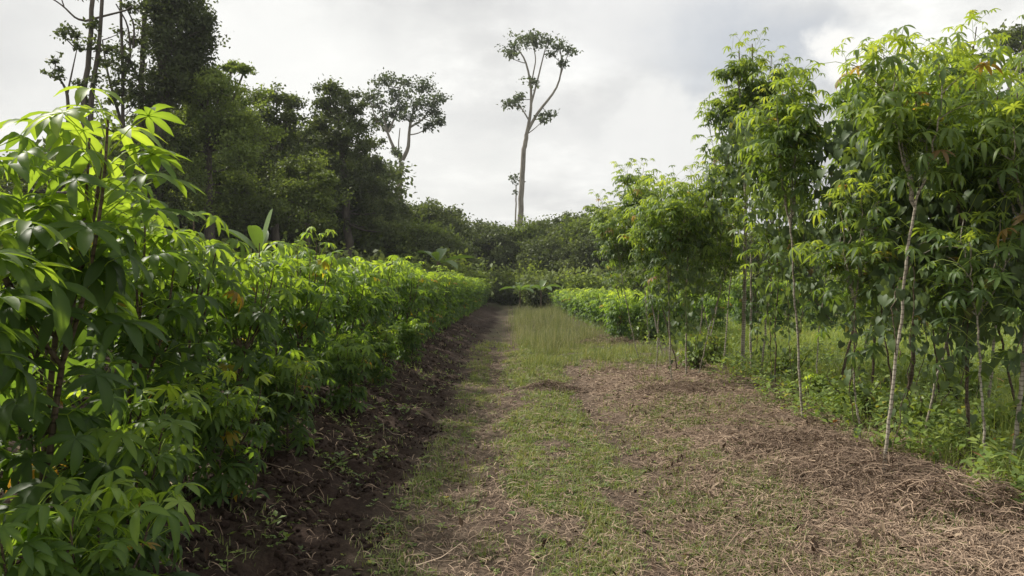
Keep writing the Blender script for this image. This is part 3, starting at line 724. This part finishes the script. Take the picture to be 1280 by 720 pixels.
def build_tree(seed, trunk, r0, clumps, leaf=.22, per=1200, mat='treeleaf', bark='bark', tb=.45, r1=None, extra=(), subs=14, tight=.2, limb=.3):
    """trunk: list of points; clumps: list of (centre, radii); extra: list of polylines (pts, r0, r1)"""
    r = np.random.default_rng(seed); gs = Geo(); gl = Geo()
    T = np.array(trunk, float); r1 = r1 if r1 is not None else r0*.45
    s = np.linspace(0, len(T)-1, 20); i = np.clip(s.astype(int), 0, len(T)-2); fr = (s-i)[:, None]
    L = T[i]*(1-fr)+T[i+1]*fr; L[1:-1] = (L[:-2]+L[1:-1]*2+L[2:])/4; L[2:-1] += r.normal(0, r0*.12, (17, 3))
    rad = np.linspace(r0, r1, 20); rad[0] *= 1.35
    tubes(gs, L, rad, 9)
    nodes = [L[8:]]
    for pts, a, b in extra:
        E = np.array(pts, float); s = np.linspace(0, len(E)-1, 12); i = np.clip(s.astype(int), 0, len(E)-2); fr = (s-i)[:, None]
        E = E[i]*(1-fr)+E[i+1]*fr; E[1:-1] = (E[:-2]+E[1:-1]*2+E[2:])/4
        tubes(gs, E, np.linspace(a, b, 12), 6); nodes.append(E[3:])
    nodes = np.concatenate(nodes)
    for c, rd in clumps:
        c = np.array(c, float); rd = np.array(rd, float)
        dist = np.linalg.norm(nodes-c, axis=1)+np.maximum(0, nodes[:, 2]-c[2]+.3*rd[2])*1.5
        p = nodes[dist.argmin()]; m = (p+c)/2+np.array([0, 0, -.12*np.linalg.norm(c-p)])+r.normal(0, .04, 3)*np.linalg.norm(c-p)
        lb = bez(p, m, c-np.array([0, 0, .3*rd[2]]), 7); lr = min(r1*.8, .05+.012*np.linalg.norm(c-p))*(.6+limb)
        tubes(gs, lb, np.linspace(lr, lr*.5, 7), 5)
        crown_leaves(gl, gs, r, c, rd, int(per*(rd[0]*rd[2])**.5), leaf, tb, subs, lr*.35, tight)
    return gs.mesh('trunk', M[bark]), gl.mesh('crown', M[mat])

def tree_thing(name, label, base, meshes, group=None, rz=0, sc=1, cat='tree'):
    t = thing(name, label, cat, tuple(base), rz, group, sc)
    put('trunk', meshes[0], t); put('crown', meshes[1], t)
    return t

def pix_tree(name, label, D, base_px, trunk_px, r0, clumps_px, seed, extra_px=(), depth=1.0, **kw):
    """a tree whose limbs and clumps stand at distance D, at their true size"""
    r = np.random.default_rng(seed+9); b = PX(base_px, 360, D); base = np.array([b[0], D, float(height(b[0], D))])
    L = lambda p, dy=0.: PX(p[0], p[1], D+dy)-base
    trunk = [np.array([0, 0, -.2])]+[L(p) for p in trunk_px]
    cl = []
    for q in clumps_px:
        px, py, rx, ry = q[:4]; dy = (q[4] if len(q) > 4 else r.uniform(-1, 1)*depth)
        cl.append((L((px, py), dy), (rx/F*D, max(rx, ry)/F*D*.9, ry/F*D)))
    ex = [([L(p) for p in pts], a, c) for pts, a, c in extra_px]
    return tree_thing(name, label, base, build_tree(seed, trunk, r0, cl, extra=ex, **kw))

# emergent tree, centre of the picture
pix_tree('emergent_tree', 'tallest slender emergent tree with bare pale trunk and sparse forked crown', 95, 648,
  [(649, 290), (652, 230), (655, 190), (658, 168)], .42,
  [(638, 130, 13, 8), (650, 122, 8, 6), (643, 62, 14, 6), (655, 50, 14, 7), (668, 54, 12, 6), (684, 50, 12, 5), (697, 58, 13, 6), (709, 64, 10, 5), (662, 47, 9, 5), (686, 143, 8, 6), (678, 150, 6, 4), (664, 103, 7, 5), (703, 78, 6, 4), (637, 70, 8, 4), (691, 68, 5, 3)], 41,
  [([(658, 168), (664, 140), (664, 105), (657, 75), (648, 62)], .26, .08), ([(659, 165), (672, 140), (688, 122), (699, 105), (703, 80), (700, 60)], .24, .07),
   ([(664, 130), (672, 100), (678, 75), (684, 52)], .16, .06), ([(661, 150), (652, 135), (640, 132)], .12, .05), ([(699, 100), (705, 80), (711, 66)], .1, .05), ([(664, 105), (670, 75), (666, 52)], .12, .05)],
  depth=1.6, leaf=.42, per=200, mat='emergent', bark='palebark', tb=.5, r1=.28, subs=11, tight=.28)
pix_tree('emergent_tree', 'tiny far palm like tree standing just beside the tallest trunk', 150, 642,
  [(644, 290), (645, 250), (645, 232)], .22, [(645, 222, 6, 4), (640, 226, 4, 3), (649, 227, 4, 3), (645, 240, 3, 2)], 42, depth=.6, leaf=.6, per=60, mat='emergent', bark='palebark', r1=.12, subs=7, tight=.35)
pix_tree('umbrella_tree', 'bare trunked tree with wide umbrella crown above the crop row', 82, 499,
  [(499, 262), (499, 225), (502, 203)], .36,
  [(482, 104, 20, 8), (505, 103, 20, 8), (528, 112, 16, 7), (545, 124, 13, 7), (463, 122, 13, 8), (475, 132, 13, 8), (497, 122, 15, 8), (520, 130, 13, 7), (540, 140, 13, 7), (470, 150, 10, 7), (548, 152, 9, 8), (490, 145, 12, 7), (512, 148, 12, 7), (534, 158, 8, 5), (483, 160, 9, 6), (494, 190, 6, 4), (501, 135, 10, 6)], 43,
  [([(503, 200), (492, 185), (484, 165), (478, 140)], .26, .08), ([(503, 200), (511, 185), (511, 165), (516, 140), (522, 125)], .26, .08), ([(484, 165), (470, 150), (463, 128)], .14, .05), ([(511, 160), (528, 150), (543, 130)], .14, .05), ([(486, 165), (496, 140), (500, 110)], .14, .05), ([(500, 205), (498, 180), (500, 160)], .1, .05)],
  depth=3.2, leaf=.36, per=290, mat='emergent', bark='palebark', tb=.4, r1=.3, subs=14, tight=.26)

# big trees over the left crop
def cl_ellipse(r, cx, cy, rx, ry, n, s0, s1):
    out = []
    for _ in range(n):
        a = r.uniform(0, 2*pi); q = math.sqrt(r.uniform(.0, 1)); s = r.uniform(s0, s1)
        out.append((cx+rx*q*cos(a), cy+ry*q*sin(a), s, s*.72))
    return out
rp = random.Random(8)
pix_tree('vine_covered_tree', 'tall trunk thickly wrapped in dark hanging vines, rising out of the picture', 36, 188,
  [(192, 300), (198, 200), (205, 100), (212, 0), (220, -110)], .42,
  [(222, -30, 30, 26), (228, 5, 26, 22), (215, 25, 26, 22), (235, 40, 22, 18), (218, 60, 26, 22), (232, 80, 18, 18), (208, 92, 22, 18), (204, 120, 18, 18), (215, 110, 16, 14), (192, 150, 17, 20), (190, 185, 16, 20), (188, 220, 17, 20), (200, 250, 22, 20), (245, 60, 9, 22), (258, 30, 7, 12), (182, 260, 20, 22), (205, -60, 40, 26), (240, 15, 24, 20), (200, 10, 20, 22), (245, 75, 16, 16), (198, 50, 18, 18), (225, 100, 20, 16), (185, 120, 14, 18), (252, 50, 14, 16)], 44,
  [([(190, 330), (180, 240), (176, 150), (178, 60), (186, -60)], .16, .1), ([(205, 100), (196, 60), (190, -80)], .14, .1)],
  depth=.7, leaf=.19, per=1500, mat='treeleaf', tb=.3, subs=18, tight=.27)
pix_tree('bare_limbed_tree', 'thin twin stemmed tree with bare limbs and few leaf tufts against the sky', 34, 106,
  [(106, 300), (106, 200), (104, 140), (112, 60), (118, -40)], .2,
  [(78, 42, 8, 7), (70, 75, 6, 6), (66, 95, 7, 5), (85, 38, 7, 5), (100, 60, 6, 5), (120, 60, 10, 8), (130, 80, 9, 8), (118, 100, 8, 9), (112, 130, 8, 10), (138, 62, 7, 6), (75, 88, 5, 4), (96, 45, 6, 4), (98, 105, 6, 5), (116, 30, 7, 6), (105, -10, 12, 8)], 45,
  [([(112, 170), (115, 110), (124, 60), (130, -40)], .13, .07), ([(86, 150), (84, 115), (76, 100), (68, 96)], .08, .03), ([(84, 118), (90, 90), (96, 62)], .05, .02), ([(108, 26), (95, 24), (80, 8), (62, -4), (40, -6)], .06, .02), ([(108, 26), (130, 20), (158, 13), (165, 8)], .06, .03), ([(84, 160), (86, 140), (84, 118)], .08, .07), ([(80, 8), (74, -10)], .03, .02)],
  depth=.5, leaf=.2, per=330, mat='treeleaf', tb=.35, subs=8, tight=.35, limb=0)
pix_tree('bare_limbed_tree', 'crooked tree with sparse dark foliage between the twin stems and the vine column', 35, 152,
  [(153, 300), (155, 200), (154, 160), (153, 80), (150, -30)], .13,
  [(150, 62, 12, 9), (142, 78, 9, 8), (160, 75, 11, 9), (168, 95, 8, 8), (145, 105, 9, 8), (158, 118, 9, 7), (166, 50, 8, 6), (150, 40, 7, 5), (140, 125, 7, 6), (155, 90, 8, 8), (162, 8, 8, 6), (172, 12, 8, 6), (168, 128, 8, 8), (146, 115, 8, 6)], 46,
  [([(155, 165), (142, 120), (133, 85), (128, 50)], .08, .03), ([(154, 100), (164, 70), (160, 30), (145, 5)], .06, .03), ([(178, 110), (168, 88), (154, 70)], .08, .04), ([(167, 60), (168, 30), (158, 10), (150, 0)], .05, .02)],
  depth=.8, leaf=.2, per=330, mat='treeleaf', tb=.3, subs=8, tight=.33, limb=0)
pix_tree('broad_bright_tree', 'large rounded light green tree beside the vine column', 38, 262,
  [(262, 300), (262, 240), (260, 190)], .35,
  [(250, 105, 26, 14), (275, 110, 26, 14), (232, 120, 22, 14), (300, 130, 24, 14), (255, 130, 30, 18), (285, 150, 28, 18), (235, 150, 26, 18), (310, 165, 24, 16), (262, 170, 32, 20), (228, 180, 24, 18), (300, 195, 28, 18), (245, 210, 28, 20), (275, 225, 30, 20), (222, 225, 24, 18), (305, 235, 24, 20), (290, 84, 12, 6), (305, 88, 9, 5), (262, 92, 14, 8), (240, 255, 28, 20), (280, 265, 30, 20)], 47,
  depth=2.2, leaf=.17, per=2300, mat='brightleaf', tb=.42, subs=18, tight=.24)
pix_tree('broad_dark_tree', 'dark spreading tree with flat open crown behind the light green one', 46, 345,
  [(345, 320), (343, 260), (345, 210)], .35,
  [(325, 125, 18, 8), (345, 122, 17, 8), (365, 128, 16, 8), (330, 145, 20, 10), (360, 150, 20, 10), (318, 165, 16, 12), (345, 172, 22, 14), (375, 172, 18, 12), (330, 200, 22, 16), (360, 205, 24, 16), (340, 235, 26, 18), (372, 240, 22, 18), (315, 235, 20, 18), (350, 265, 28, 18), (320, 270, 22, 16), (380, 262, 20, 16)], 48,
  depth=2.0, leaf=.2, per=1500, mat='treeleaf', tb=.42, subs=15, tight=.22)
pix_tree('tall_dark_tree', 'tall dark tree with pointed uneven crown left of the umbrella tree', 50, 435,
  [(436, 320), (432, 260), (428, 200), (424, 150)], .36,
  [(415, 113, 14, 8), (430, 122, 14, 8), (405, 128, 13, 9), (438, 138, 15, 9), (418, 145, 18, 11), (400, 155, 15, 11), (450, 158, 17, 9), (432, 168, 20, 13), (408, 178, 18, 13), (460, 180, 17, 9), (440, 195, 22, 14), (412, 205, 20, 14), (466, 208, 16, 10), (445, 225, 24, 16), (420, 235, 22, 16), (470, 235, 16, 12), (455, 255, 24, 16), (430, 265, 26, 16), (480, 260, 16, 12), (400, 255, 20, 18), (462, 280, 28, 14), (484, 286, 14, 10)], 49,
  depth=2.2, leaf=.2, per=1700, mat='treeleaf', tb=.3, subs=16, tight=.22)
pix_tree('bushy_bright_tree', 'shorter mid green bushy tree in front of the tall dark one', 40, 385,
  [(385, 330), (385, 290), (384, 260)], .22,
  [(360, 215, 18, 12), (385, 210, 20, 12), (405, 225, 16, 12), (350, 240, 20, 14), (378, 240, 24, 16), (402, 255, 20, 14), (360, 268, 24, 14), (390, 278, 26, 14), (335, 262, 18, 14)], 50,
  depth=1.6, leaf=.17, per=1900, mat='brightleaf', tb=.38, subs=16, tight=.23)
pix_tree('edge_tree', 'leafy tree low behind the near cassava at the picture edge', 33, 60,
  [(60, 330), (62, 280), (60, 240)], .25,
  [(20, 215, 26, 18), (60, 205, 26, 16), (95, 200, 26, 18), (130, 190, 22, 16), (0, 240, 30, 20), (40, 245, 30, 20), (85, 240, 30, 20), (125, 235, 28, 20), (155, 215, 22, 20), (150, 255, 26, 20), (-30, 220, 26, 20)], 51,
  depth=1.6, leaf=.2, per=650, mat='brightleaf', tb=.4, subs=14, tight=.27)
pix_tree('tall_edge_tree', 'dark tree top with pale branches behind the tall cassava at the picture edge', 52, 1262,
  [(1262, 330), (1258, 200), (1262, 110)], .4,
  [(1252, 45, 14, 7), (1270, 42, 14, 7), (1290, 48, 16, 8), (1262, 55, 15, 7), (1278, 60, 14, 7), (1268, 88, 14, 8), (1285, 95, 14, 10), (1300, 75, 14, 8), (1275, 125, 18, 12), (1295, 150, 20, 16), (1310, 110, 20, 14)], 52,
  [([(1262, 110), (1252, 85), (1247, 55)], .09, .04), ([(1262, 110), (1264, 80), (1260, 55)], .08, .04), ([(1263, 105), (1274, 80), (1280, 60)], .08, .04)],
  depth=1.6, leaf=.25, per=800, mat='treeleaf', bark='palebark', tb=.3, subs=15, tight=.24)

FILL = [(222, 130, 44, 1, 'behind the light green tree next to the vine column'), (292, 150, 52, 0, 'between the light green and the dark spreading tree'), (330, 165, 54, 2, 'behind the dark spreading tree'),
        (372, 170, 56, 0, 'behind the bushy green tree'), (408, 165, 58, 1, 'behind the tall dark tree'), (436, 200, 60, 0, 'under the edge of the tall dark tree'), (160, 170, 42, 2, 'behind the vine column'),
        (120, 195, 42, 0, 'below the thin twin stemmed tree'), (60, 215, 44, 1, 'far behind the near cassava plant')]
# treeline prototypes, copied along the field edge
def generic(seed, H, R, mat, leaf, per, low=.2, n=26, tb=.4, bark='bark'):
    r = np.random.default_rng(seed)
    trunk = [(0, 0, -.3), (r.normal(0, .2), 0, H*.3), (r.normal(0, .5), r.normal(0, .4), H*.62)]
    cl = []
    for k in range(n):
        z = H*(low+(.93-low)*r.random()**.8); f = math.sin(pi*min(1, max(.12, (z/H-low*.6)/(1.05-low*.6))**.85))
        a = r.uniform(0, 2*pi); q = R*f*math.sqrt(r.random())
        s = R*r.uniform(.24, .4)
        cl.append(((q*cos(a), q*sin(a), z), (s, s, s*.68)))
    return build_tree(seed, trunk, H*.022, cl, leaf=leaf, per=per, mat=mat, tb=tb, bark=bark, subs=14, tight=.24)
GEN = [generic(601, 10, 4.4, 'treeleaf', .34, 480, .12), generic(602, 11.5, 4.0, 'treeleaf', .34, 480, .2, 24, .32), generic(603, 9, 4.6, 'brightleaf', .32, 480, .1, 26, .3),
       generic(604, 10.5, 4.2, 'treeleaf', .34, 420, .28, 22, .5, 'palebark'), generic(605, 8, 4.2, 'treeleaf', .32, 520, .05, 24, .38)]
KIND = ['rounded dark tree', 'tall oval dark tree', 'broad light green tree', 'open crowned pale trunked tree', 'low spreading dark tree']
for k, (px, py, D, kd, tail) in enumerate(FILL):
    H = (1.5+(360-py)/F*D); b = PX(px, 360, D)
    tree_thing('background_tree', KIND[kd]+' '+tail, (b[0], D, float(height(b[0], D))-.1), GEN[kd], 'trees filling the wood beyond the crop', k*2.1+.4, H/(10, 11.5, 9, 10.5, 8)[kd])
line = [  # px, top py, D, kind, label tail (seen through the gap over the track)
 (520, 266, 74, 4, 'just past the umbrella tree over the crop row'), (545, 262, 66, 0, 'above the banana leaf in the crop'), (578, 266, 72, 3, 'left of the tallest emergent'), (606, 290, 80, 4, 'straight over the vanishing end of the track'),
 (632, 292, 84, 0, 'at the foot of the tallest emergent'), (662, 285, 80, 2, 'just past the foot of the tallest emergent'), (690, 274, 76, 3, 'over the small banana plants'), (716, 270, 70, 0, 'beyond the far seeding grass'),
 (748, 268, 64, 2, 'behind the outward hanging crown'), (560, 300, 58, 4, 'low over the far crop row'), (528, 285, 60, 2, 'beside the distant crop'), (730, 300, 60, 4, 'low behind the young crop')]
for k, (px, py, D, kd, tail) in enumerate(line):
    H = (1.5+(360-py)/F*D); b = PX(px, 360, D)
    tree_thing('treeline_tree', KIND[kd]+' in the treeline '+tail, (b[0], D, float(height(b[0], D))-.1), GEN[kd], 'trees of the far treeline', k*1.7, (H/(10, 11.5, 9, 10.5, 8)[kd])*1.02)
rq = random.Random(12)
for k in range(64):
    px = -120+k*24.5; D = rq.uniform(62, 95) if 480 < px < 780 else rq.uniform(50, 85)
    kd = rq.randrange(5); top = rq.uniform(278, 300) if px > 430 else rq.uniform(225, 290)
    H = 1.5+(360-top)/F*D; b = PX(px, 360, D)
    where = 'behind the tall cassava and grass field' if px > 780 else ('behind the big trees beyond the crop' if px < 480 else 'filling the gap at the end of the track')
    tree_thing('treeline_tree', KIND[kd]+' massed '+where, (b[0], D, float(height(b[0], D))-.1), GEN[kd], 'trees massed '+where, rq.uniform(0, 6), H/(10, 11.5, 9, 10.5, 8)[kd])
# undergrowth bushes at the feet of the trees
US = [shrub_mesh(700+k, 1.9, 2.6, 2600, (M['treeleaf'], M['brightleaf'])[k % 2], .3) for k in range(4)]
for k in range(100):
    px = -60+k*14+rq.uniform(-8, 8); D = rq.uniform(46, 60) if px > 480 else rq.uniform(31, 42)
    if 600 < px < 660: D = rq.uniform(60, 68)
    b = PX(px, 360, D)
    where = 'across the grass field' if px > 780 else ('under the big trees beyond the crop' if px < 480 else 'closing the far end of the track')
    t = thing('undergrowth_bush', 'dense green bush %s' % where, 'bush', (b[0], D, float(height(b[0], D))-.05), rq.uniform(0, 6), 'undergrowth bushes '+where, rq.uniform(.8, 1.35))
    put('stem', US[k % 4][0], t); put('foliage', US[k % 4][1], t)

# ------------------------------------------------------------------ banana plants
def banana(label, base, H, leaves, seed, dry=False):
    r = np.random.default_rng(seed); t = thing('banana_plant', label, 'banana plant', (base[0], base[1], float(height(base[0], base[1]))), 0, 'banana plants')
    gs = Geo(); tubes(gs, bez(np.array([0, 0, -.05]), np.array([.02, 0, H*.3]), np.array([0, 0, H*.6]), 8), np.linspace(.11, .06, 8)*H/3, 9)
    put('stem', gs.mesh('stem', M['castem']), t)
    me = None
    for az, el, L, dr in leaves:
        g = Geo(); K = 14; s = np.linspace(0, 1, K)
        d = np.array([cos(az), sin(az)])
        hx = L*(s*cos(el)+.15*dr*s*s); hz = H*.58+L*(s*sin(el)-dr*s*s)
        C = np.stack([d[0]*hx, d[1]*hx, hz], -1); sd = np.array([-d[1], d[0], 0.])
        w = .17*L*np.sin(pi*np.clip((s-.12)/.88, 0, 1))**.55; w[:2] = .012; w[-1] = .01
        V = np.stack([C-sd*w[:, None]+np.array([0, 0, 1])*w[:, None]*.45, C, C+sd*w[:, None]+np.array([0, 0, 1])*w[:, None]*.45], 1)
        f = []
        for i in range(K-1):
            o = i*3; f += [[o, o+3, o+4, o+1], [o+1, o+4, o+5, o+2]]
        g.add(V, f, r.uniform(.3, .9)); put('leaf', g.mesh('leaf', M['banana']), t)
b = PX(325, 360, 13); banana('banana plant lifting broad pale leaves over the crop row', (b[0], 13.), 3.0, [(3.0, .75, 1.0, .2), (.6, 1.35, .95, .08), (1.9, 1.0, .9, .3), (4.6, 1.2, .8, .3), (5.6, .5, .9, .6), (3.6, .15, .9, .5)], 1)
b = PX(548, 360, 27); banana('banana plant with one broad leaf tilted over the distant crop', (b[0], 27.), 3.6, [(.1, .35, 1.4, .2), (2.6, .8, 1.3, .4), (4.4, .9, 1.1, .5), (1.4, .9, 1.2, .3), (5.4, .2, 1.2, .4)], 2)
b = PX(650, 360, 52); banana('small banana plant at the far end of the track, standing over the pale grass', (b[0], 52.), 2.2, [(2.9, .5, 1.7, .5), (.4, .5, 1.8, .5), (1.7, .9, 1.5, .4), (4.3, .7, 1.4, .5), (5.4, .4, 1.5, .5)], 3)
b = PX(676, 360, 50); banana('small banana plant next to the young crop at the track end', (b[0], 50.), 2.3, [(2.7, .6, 1.7, .5), (.2, .6, 1.8, .5), (1.2, 1.0, 1.5, .4), (4.0, .7, 1.4, .5), (5.2, .5, 1.5, .5)], 4)

# ------------------------------------------------------------------ haze volume, added to lift the darkness of the far trees
hz = bpy.data.meshes.new('haze'); x0, x1, y0, y1, z0, z1 = -130, 130, -12, 175, -3, 62
hz.from_pydata([(x0, y0, z0), (x1, y0, z0), (x1, y1, z0), (x0, y1, z0), (x0, y0, z1), (x1, y0, z1), (x1, y1, z1), (x0, y1, z1)], [], [(0, 3, 2, 1), (4, 5, 6, 7), (0, 1, 5, 4), (1, 2, 6, 5), (2, 3, 7, 6), (3, 0, 4, 7)])
ho = put('haze', hz); ho['kind'] = 'stuff'; ho['label'] = 'thin pale haze volume added over the field to lighten the far trees'; ho['category'] = 'haze'
hm = bpy.data.materials.new('haze_lift'); hm.use_nodes = True; hn = hm.node_tree; hn.nodes.clear()
hv = hn.nodes.new('ShaderNodeVolumePrincipled'); hv.inputs['Color'].default_value = (.93, .95, .97, 1); hv.inputs['Density'].default_value = .00045
hq = hn.nodes.new('ShaderNodeOutputMaterial'); hn.links.new(hv.outputs[0], hq.inputs['Volume']); hz.materials.append(hm)

# ------------------------------------------------------------------ sky, sun, camera
SUN_AZ, SUN_EL = -58, 44             # degrees from the view direction (negative: to the left), height
W = bpy.data.worlds.new('World'); S.world = W; W.use_nodes = True
nt = W.node_tree; nt.nodes.clear(); N = nt.nodes.new
out = N('ShaderNodeOutputWorld'); sky = N('ShaderNodeTexSky'); sky.sky_type = 'NISHITA'; sky.sun_disc = False
sky.sun_elevation = radians(SUN_EL); sky.sun_rotation = radians(SUN_AZ % 360); sky.air_density = 1.2; sky.dust_density = 3
b1 = N('ShaderNodeBackground'); b1.inputs[1].default_value = .10; nt.links.new(sky.outputs[0], b1.inputs[0])
tc = N('ShaderNodeTexCoord'); D3 = tc.outputs['Generated']
sp = N('ShaderNodeSeparateXYZ'); nt.links.new(D3, sp.inputs[0])
zz = mth(nt, 'ADD', mth(nt, 'MAXIMUM', sp.outputs[2], 0.0), .22)
cb = N('ShaderNodeCombineXYZ'); nt.links.new(mth(nt, 'DIVIDE', sp.outputs[0], zz), cb.inputs[0]); nt.links.new(mth(nt, 'DIVIDE', sp.outputs[1], zz), cb.inputs[1])
def wn(vec, sc, det, ro, off=(0, 0, 0)):
    mp = N('ShaderNodeMapping'); mp.inputs['Location'].default_value = off; nt.links.new(vec, mp.inputs[0])
    n = N('ShaderNodeTexNoise'); n.inputs['Scale'].default_value = sc; n.inputs['Detail'].default_value = det; n.inputs['Roughness'].default_value = ro
    nt.links.new(mp.outputs[0], n.inputs['Vector']); return n
big = wn(cb.outputs[0], .55, 7, .55, (3.1, 1.7, 0)).outputs[0]
fine = wn(D3, 5.5, 8, .6, (1, 2, 3))
grey = ramp(nt, [(.41, (.50, .505, .515)), (.5, (.67, .67, .66)), (.57, (.93, .93, .90))], mth(nt, 'ADD', mth(nt, 'MULTIPLY', big, .45), mth(nt, 'ADD', mth(nt, 'MULTIPLY', wn(cb.outputs[0], 2.0, 8, .6, (5, 2, 1)).outputs[0], .35), mth(nt, 'MULTIPLY', fine.outputs[0], .2))))
def pd(px, py):
    v = np.array([(px-640)/F, 1, (360-py)/F]); return v/np.linalg.norm(v)
# break the cloud edges with noise before measuring the distance to each cloud bank
dist = N('ShaderNodeVectorMath'); dist.operation = 'MULTIPLY_ADD'
nt.links.new(fine.outputs['Color'], dist.inputs[0]); dist.inputs[1].default_value = (.22, .22, .22)
sub = N('ShaderNodeVectorMath'); sub.operation = 'SUBTRACT'; nt.links.new(D3, sub.inputs[0]); sub.inputs[1].default_value = (.11, .11, .11)
nt.links.new(sub.outputs[0], dist.inputs[2])
def blob(px, py, rad, soft, sx=1.0, sz=1.0):
    c = pd(px, py); v = N('ShaderNodeVectorMath'); v.operation = 'SUBTRACT'; nt.links.new(dist.outputs[0], v.inputs[0]); v.inputs[1].default_value = tuple(c)
    s = N('ShaderNodeVectorMath'); s.operation = 'MULTIPLY'; nt.links.new(v.outputs[0], s.inputs[0]); s.inputs[1].default_value = (sx, 1, sz)
    l = N('ShaderNodeVectorMath'); l.operation = 'LENGTH'; nt.links.new(s.outputs[0], l.inputs[0])
    mr = N('ShaderNodeMapRange'); mr.interpolation_type = 'SMOOTHSTEP'; nt.links.new(l.outputs['Value'], mr.inputs[0])
    mr.inputs[1].default_value = rad+soft; mr.inputs[2].default_value = rad; mr.inputs[3].default_value = 0; mr.inputs[4].default_value = 1
    return mr.outputs[0]
cloud = grey
def lay(cloud, fac, k, col): return mixc(nt, mth(nt, 'MULTIPLY', fac, k), cloud, col)
cloud = lay(cloud, blob(330, 110, .06, .22, .8, 1.3), .8, (.93, .93, .90))
cloud = lay(cloud, blob(60, 60, .04, .25), .5, (.85, .85, .82))
cloud = lay(cloud, blob(560, 240, .04, .16, .8, 1.4), .6, (.86, .86, .83))
cloud = lay(cloud, blob(800, 190, .03, .14, .7, 1.2), .6, (.86, .86, .84))
cloud = lay(cloud, blob(820, 20, .03, .12, .5, 1.6), .6, (.86, .86, .85))
# opening of dull blue and the bright cumulus head beside the tall cassava
gap = blob(950, 60, .02, .14, .7, 1.4)
cum = blob(1062, 66, .035, .03, .9, 1.0)
cum2 = blob(830, 165, .05, .03, .8, 1.2)
cloud = lay(cloud, gap, .55, (.47, .50, .55))
cloud = lay(cloud, cum, .9, (.92, .91, .88)); cloud = lay(cloud, cum2, .5, (.84, .84, .82))
b2 = N('ShaderNodeBackground'); nt.links.new(cloud, b2.inputs[0]); b2.inputs[1].default_value = .96
thin = mth(nt, 'SUBTRACT', 1.0, mth(nt, 'MULTIPLY', gap, mth(nt, 'SUBTRACT', 1.0, mth(nt, 'MAXIMUM', cum, cum2))))
mx = N('ShaderNodeMixShader'); nt.links.new(mth(nt, 'ADD', mth(nt, 'MULTIPLY', thin, .2), .78, True), mx.inputs[0])
nt.links.new(b1.outputs[0], mx.inputs[1]); nt.links.new(b2.outputs[0], mx.inputs[2]); nt.links.new(mx.outputs[0], out.inputs[0])

sl = bpy.data.lights.new('sun', 'SUN'); sl.energy = 5.0; sl.angle = radians(3); sl.color = (1, .94, .84)
so = bpy.data.objects.new('sun', sl); COL.objects.link(so)
so.rotation_euler = (radians(90-SUN_EL), 0, radians(-(180+SUN_AZ)))
cam = bpy.data.cameras.new('camera'); cam.sensor_width = 36; cam.lens = 36*F/1280; cam.clip_start = .05; cam.clip_end = 3000
co = bpy.data.objects.new('camera', cam); COL.objects.link(co); co.location = (0, 0, CAMZ); co.rotation_euler = (radians(90), 0, 0)
S.camera = co
S.view_settings.view_transform = 'Standard'; S.view_settings.look = 'None'; S.view_settings.gamma = 1; S.view_settings.exposure = .27
S.cycles.max_bounces = 6; S.cycles.diffuse_bounces = 3; S.cycles.glossy_bounces = 2; S.cycles.transmission_bounces = 4
S.cycles.use_adaptive_sampling = True
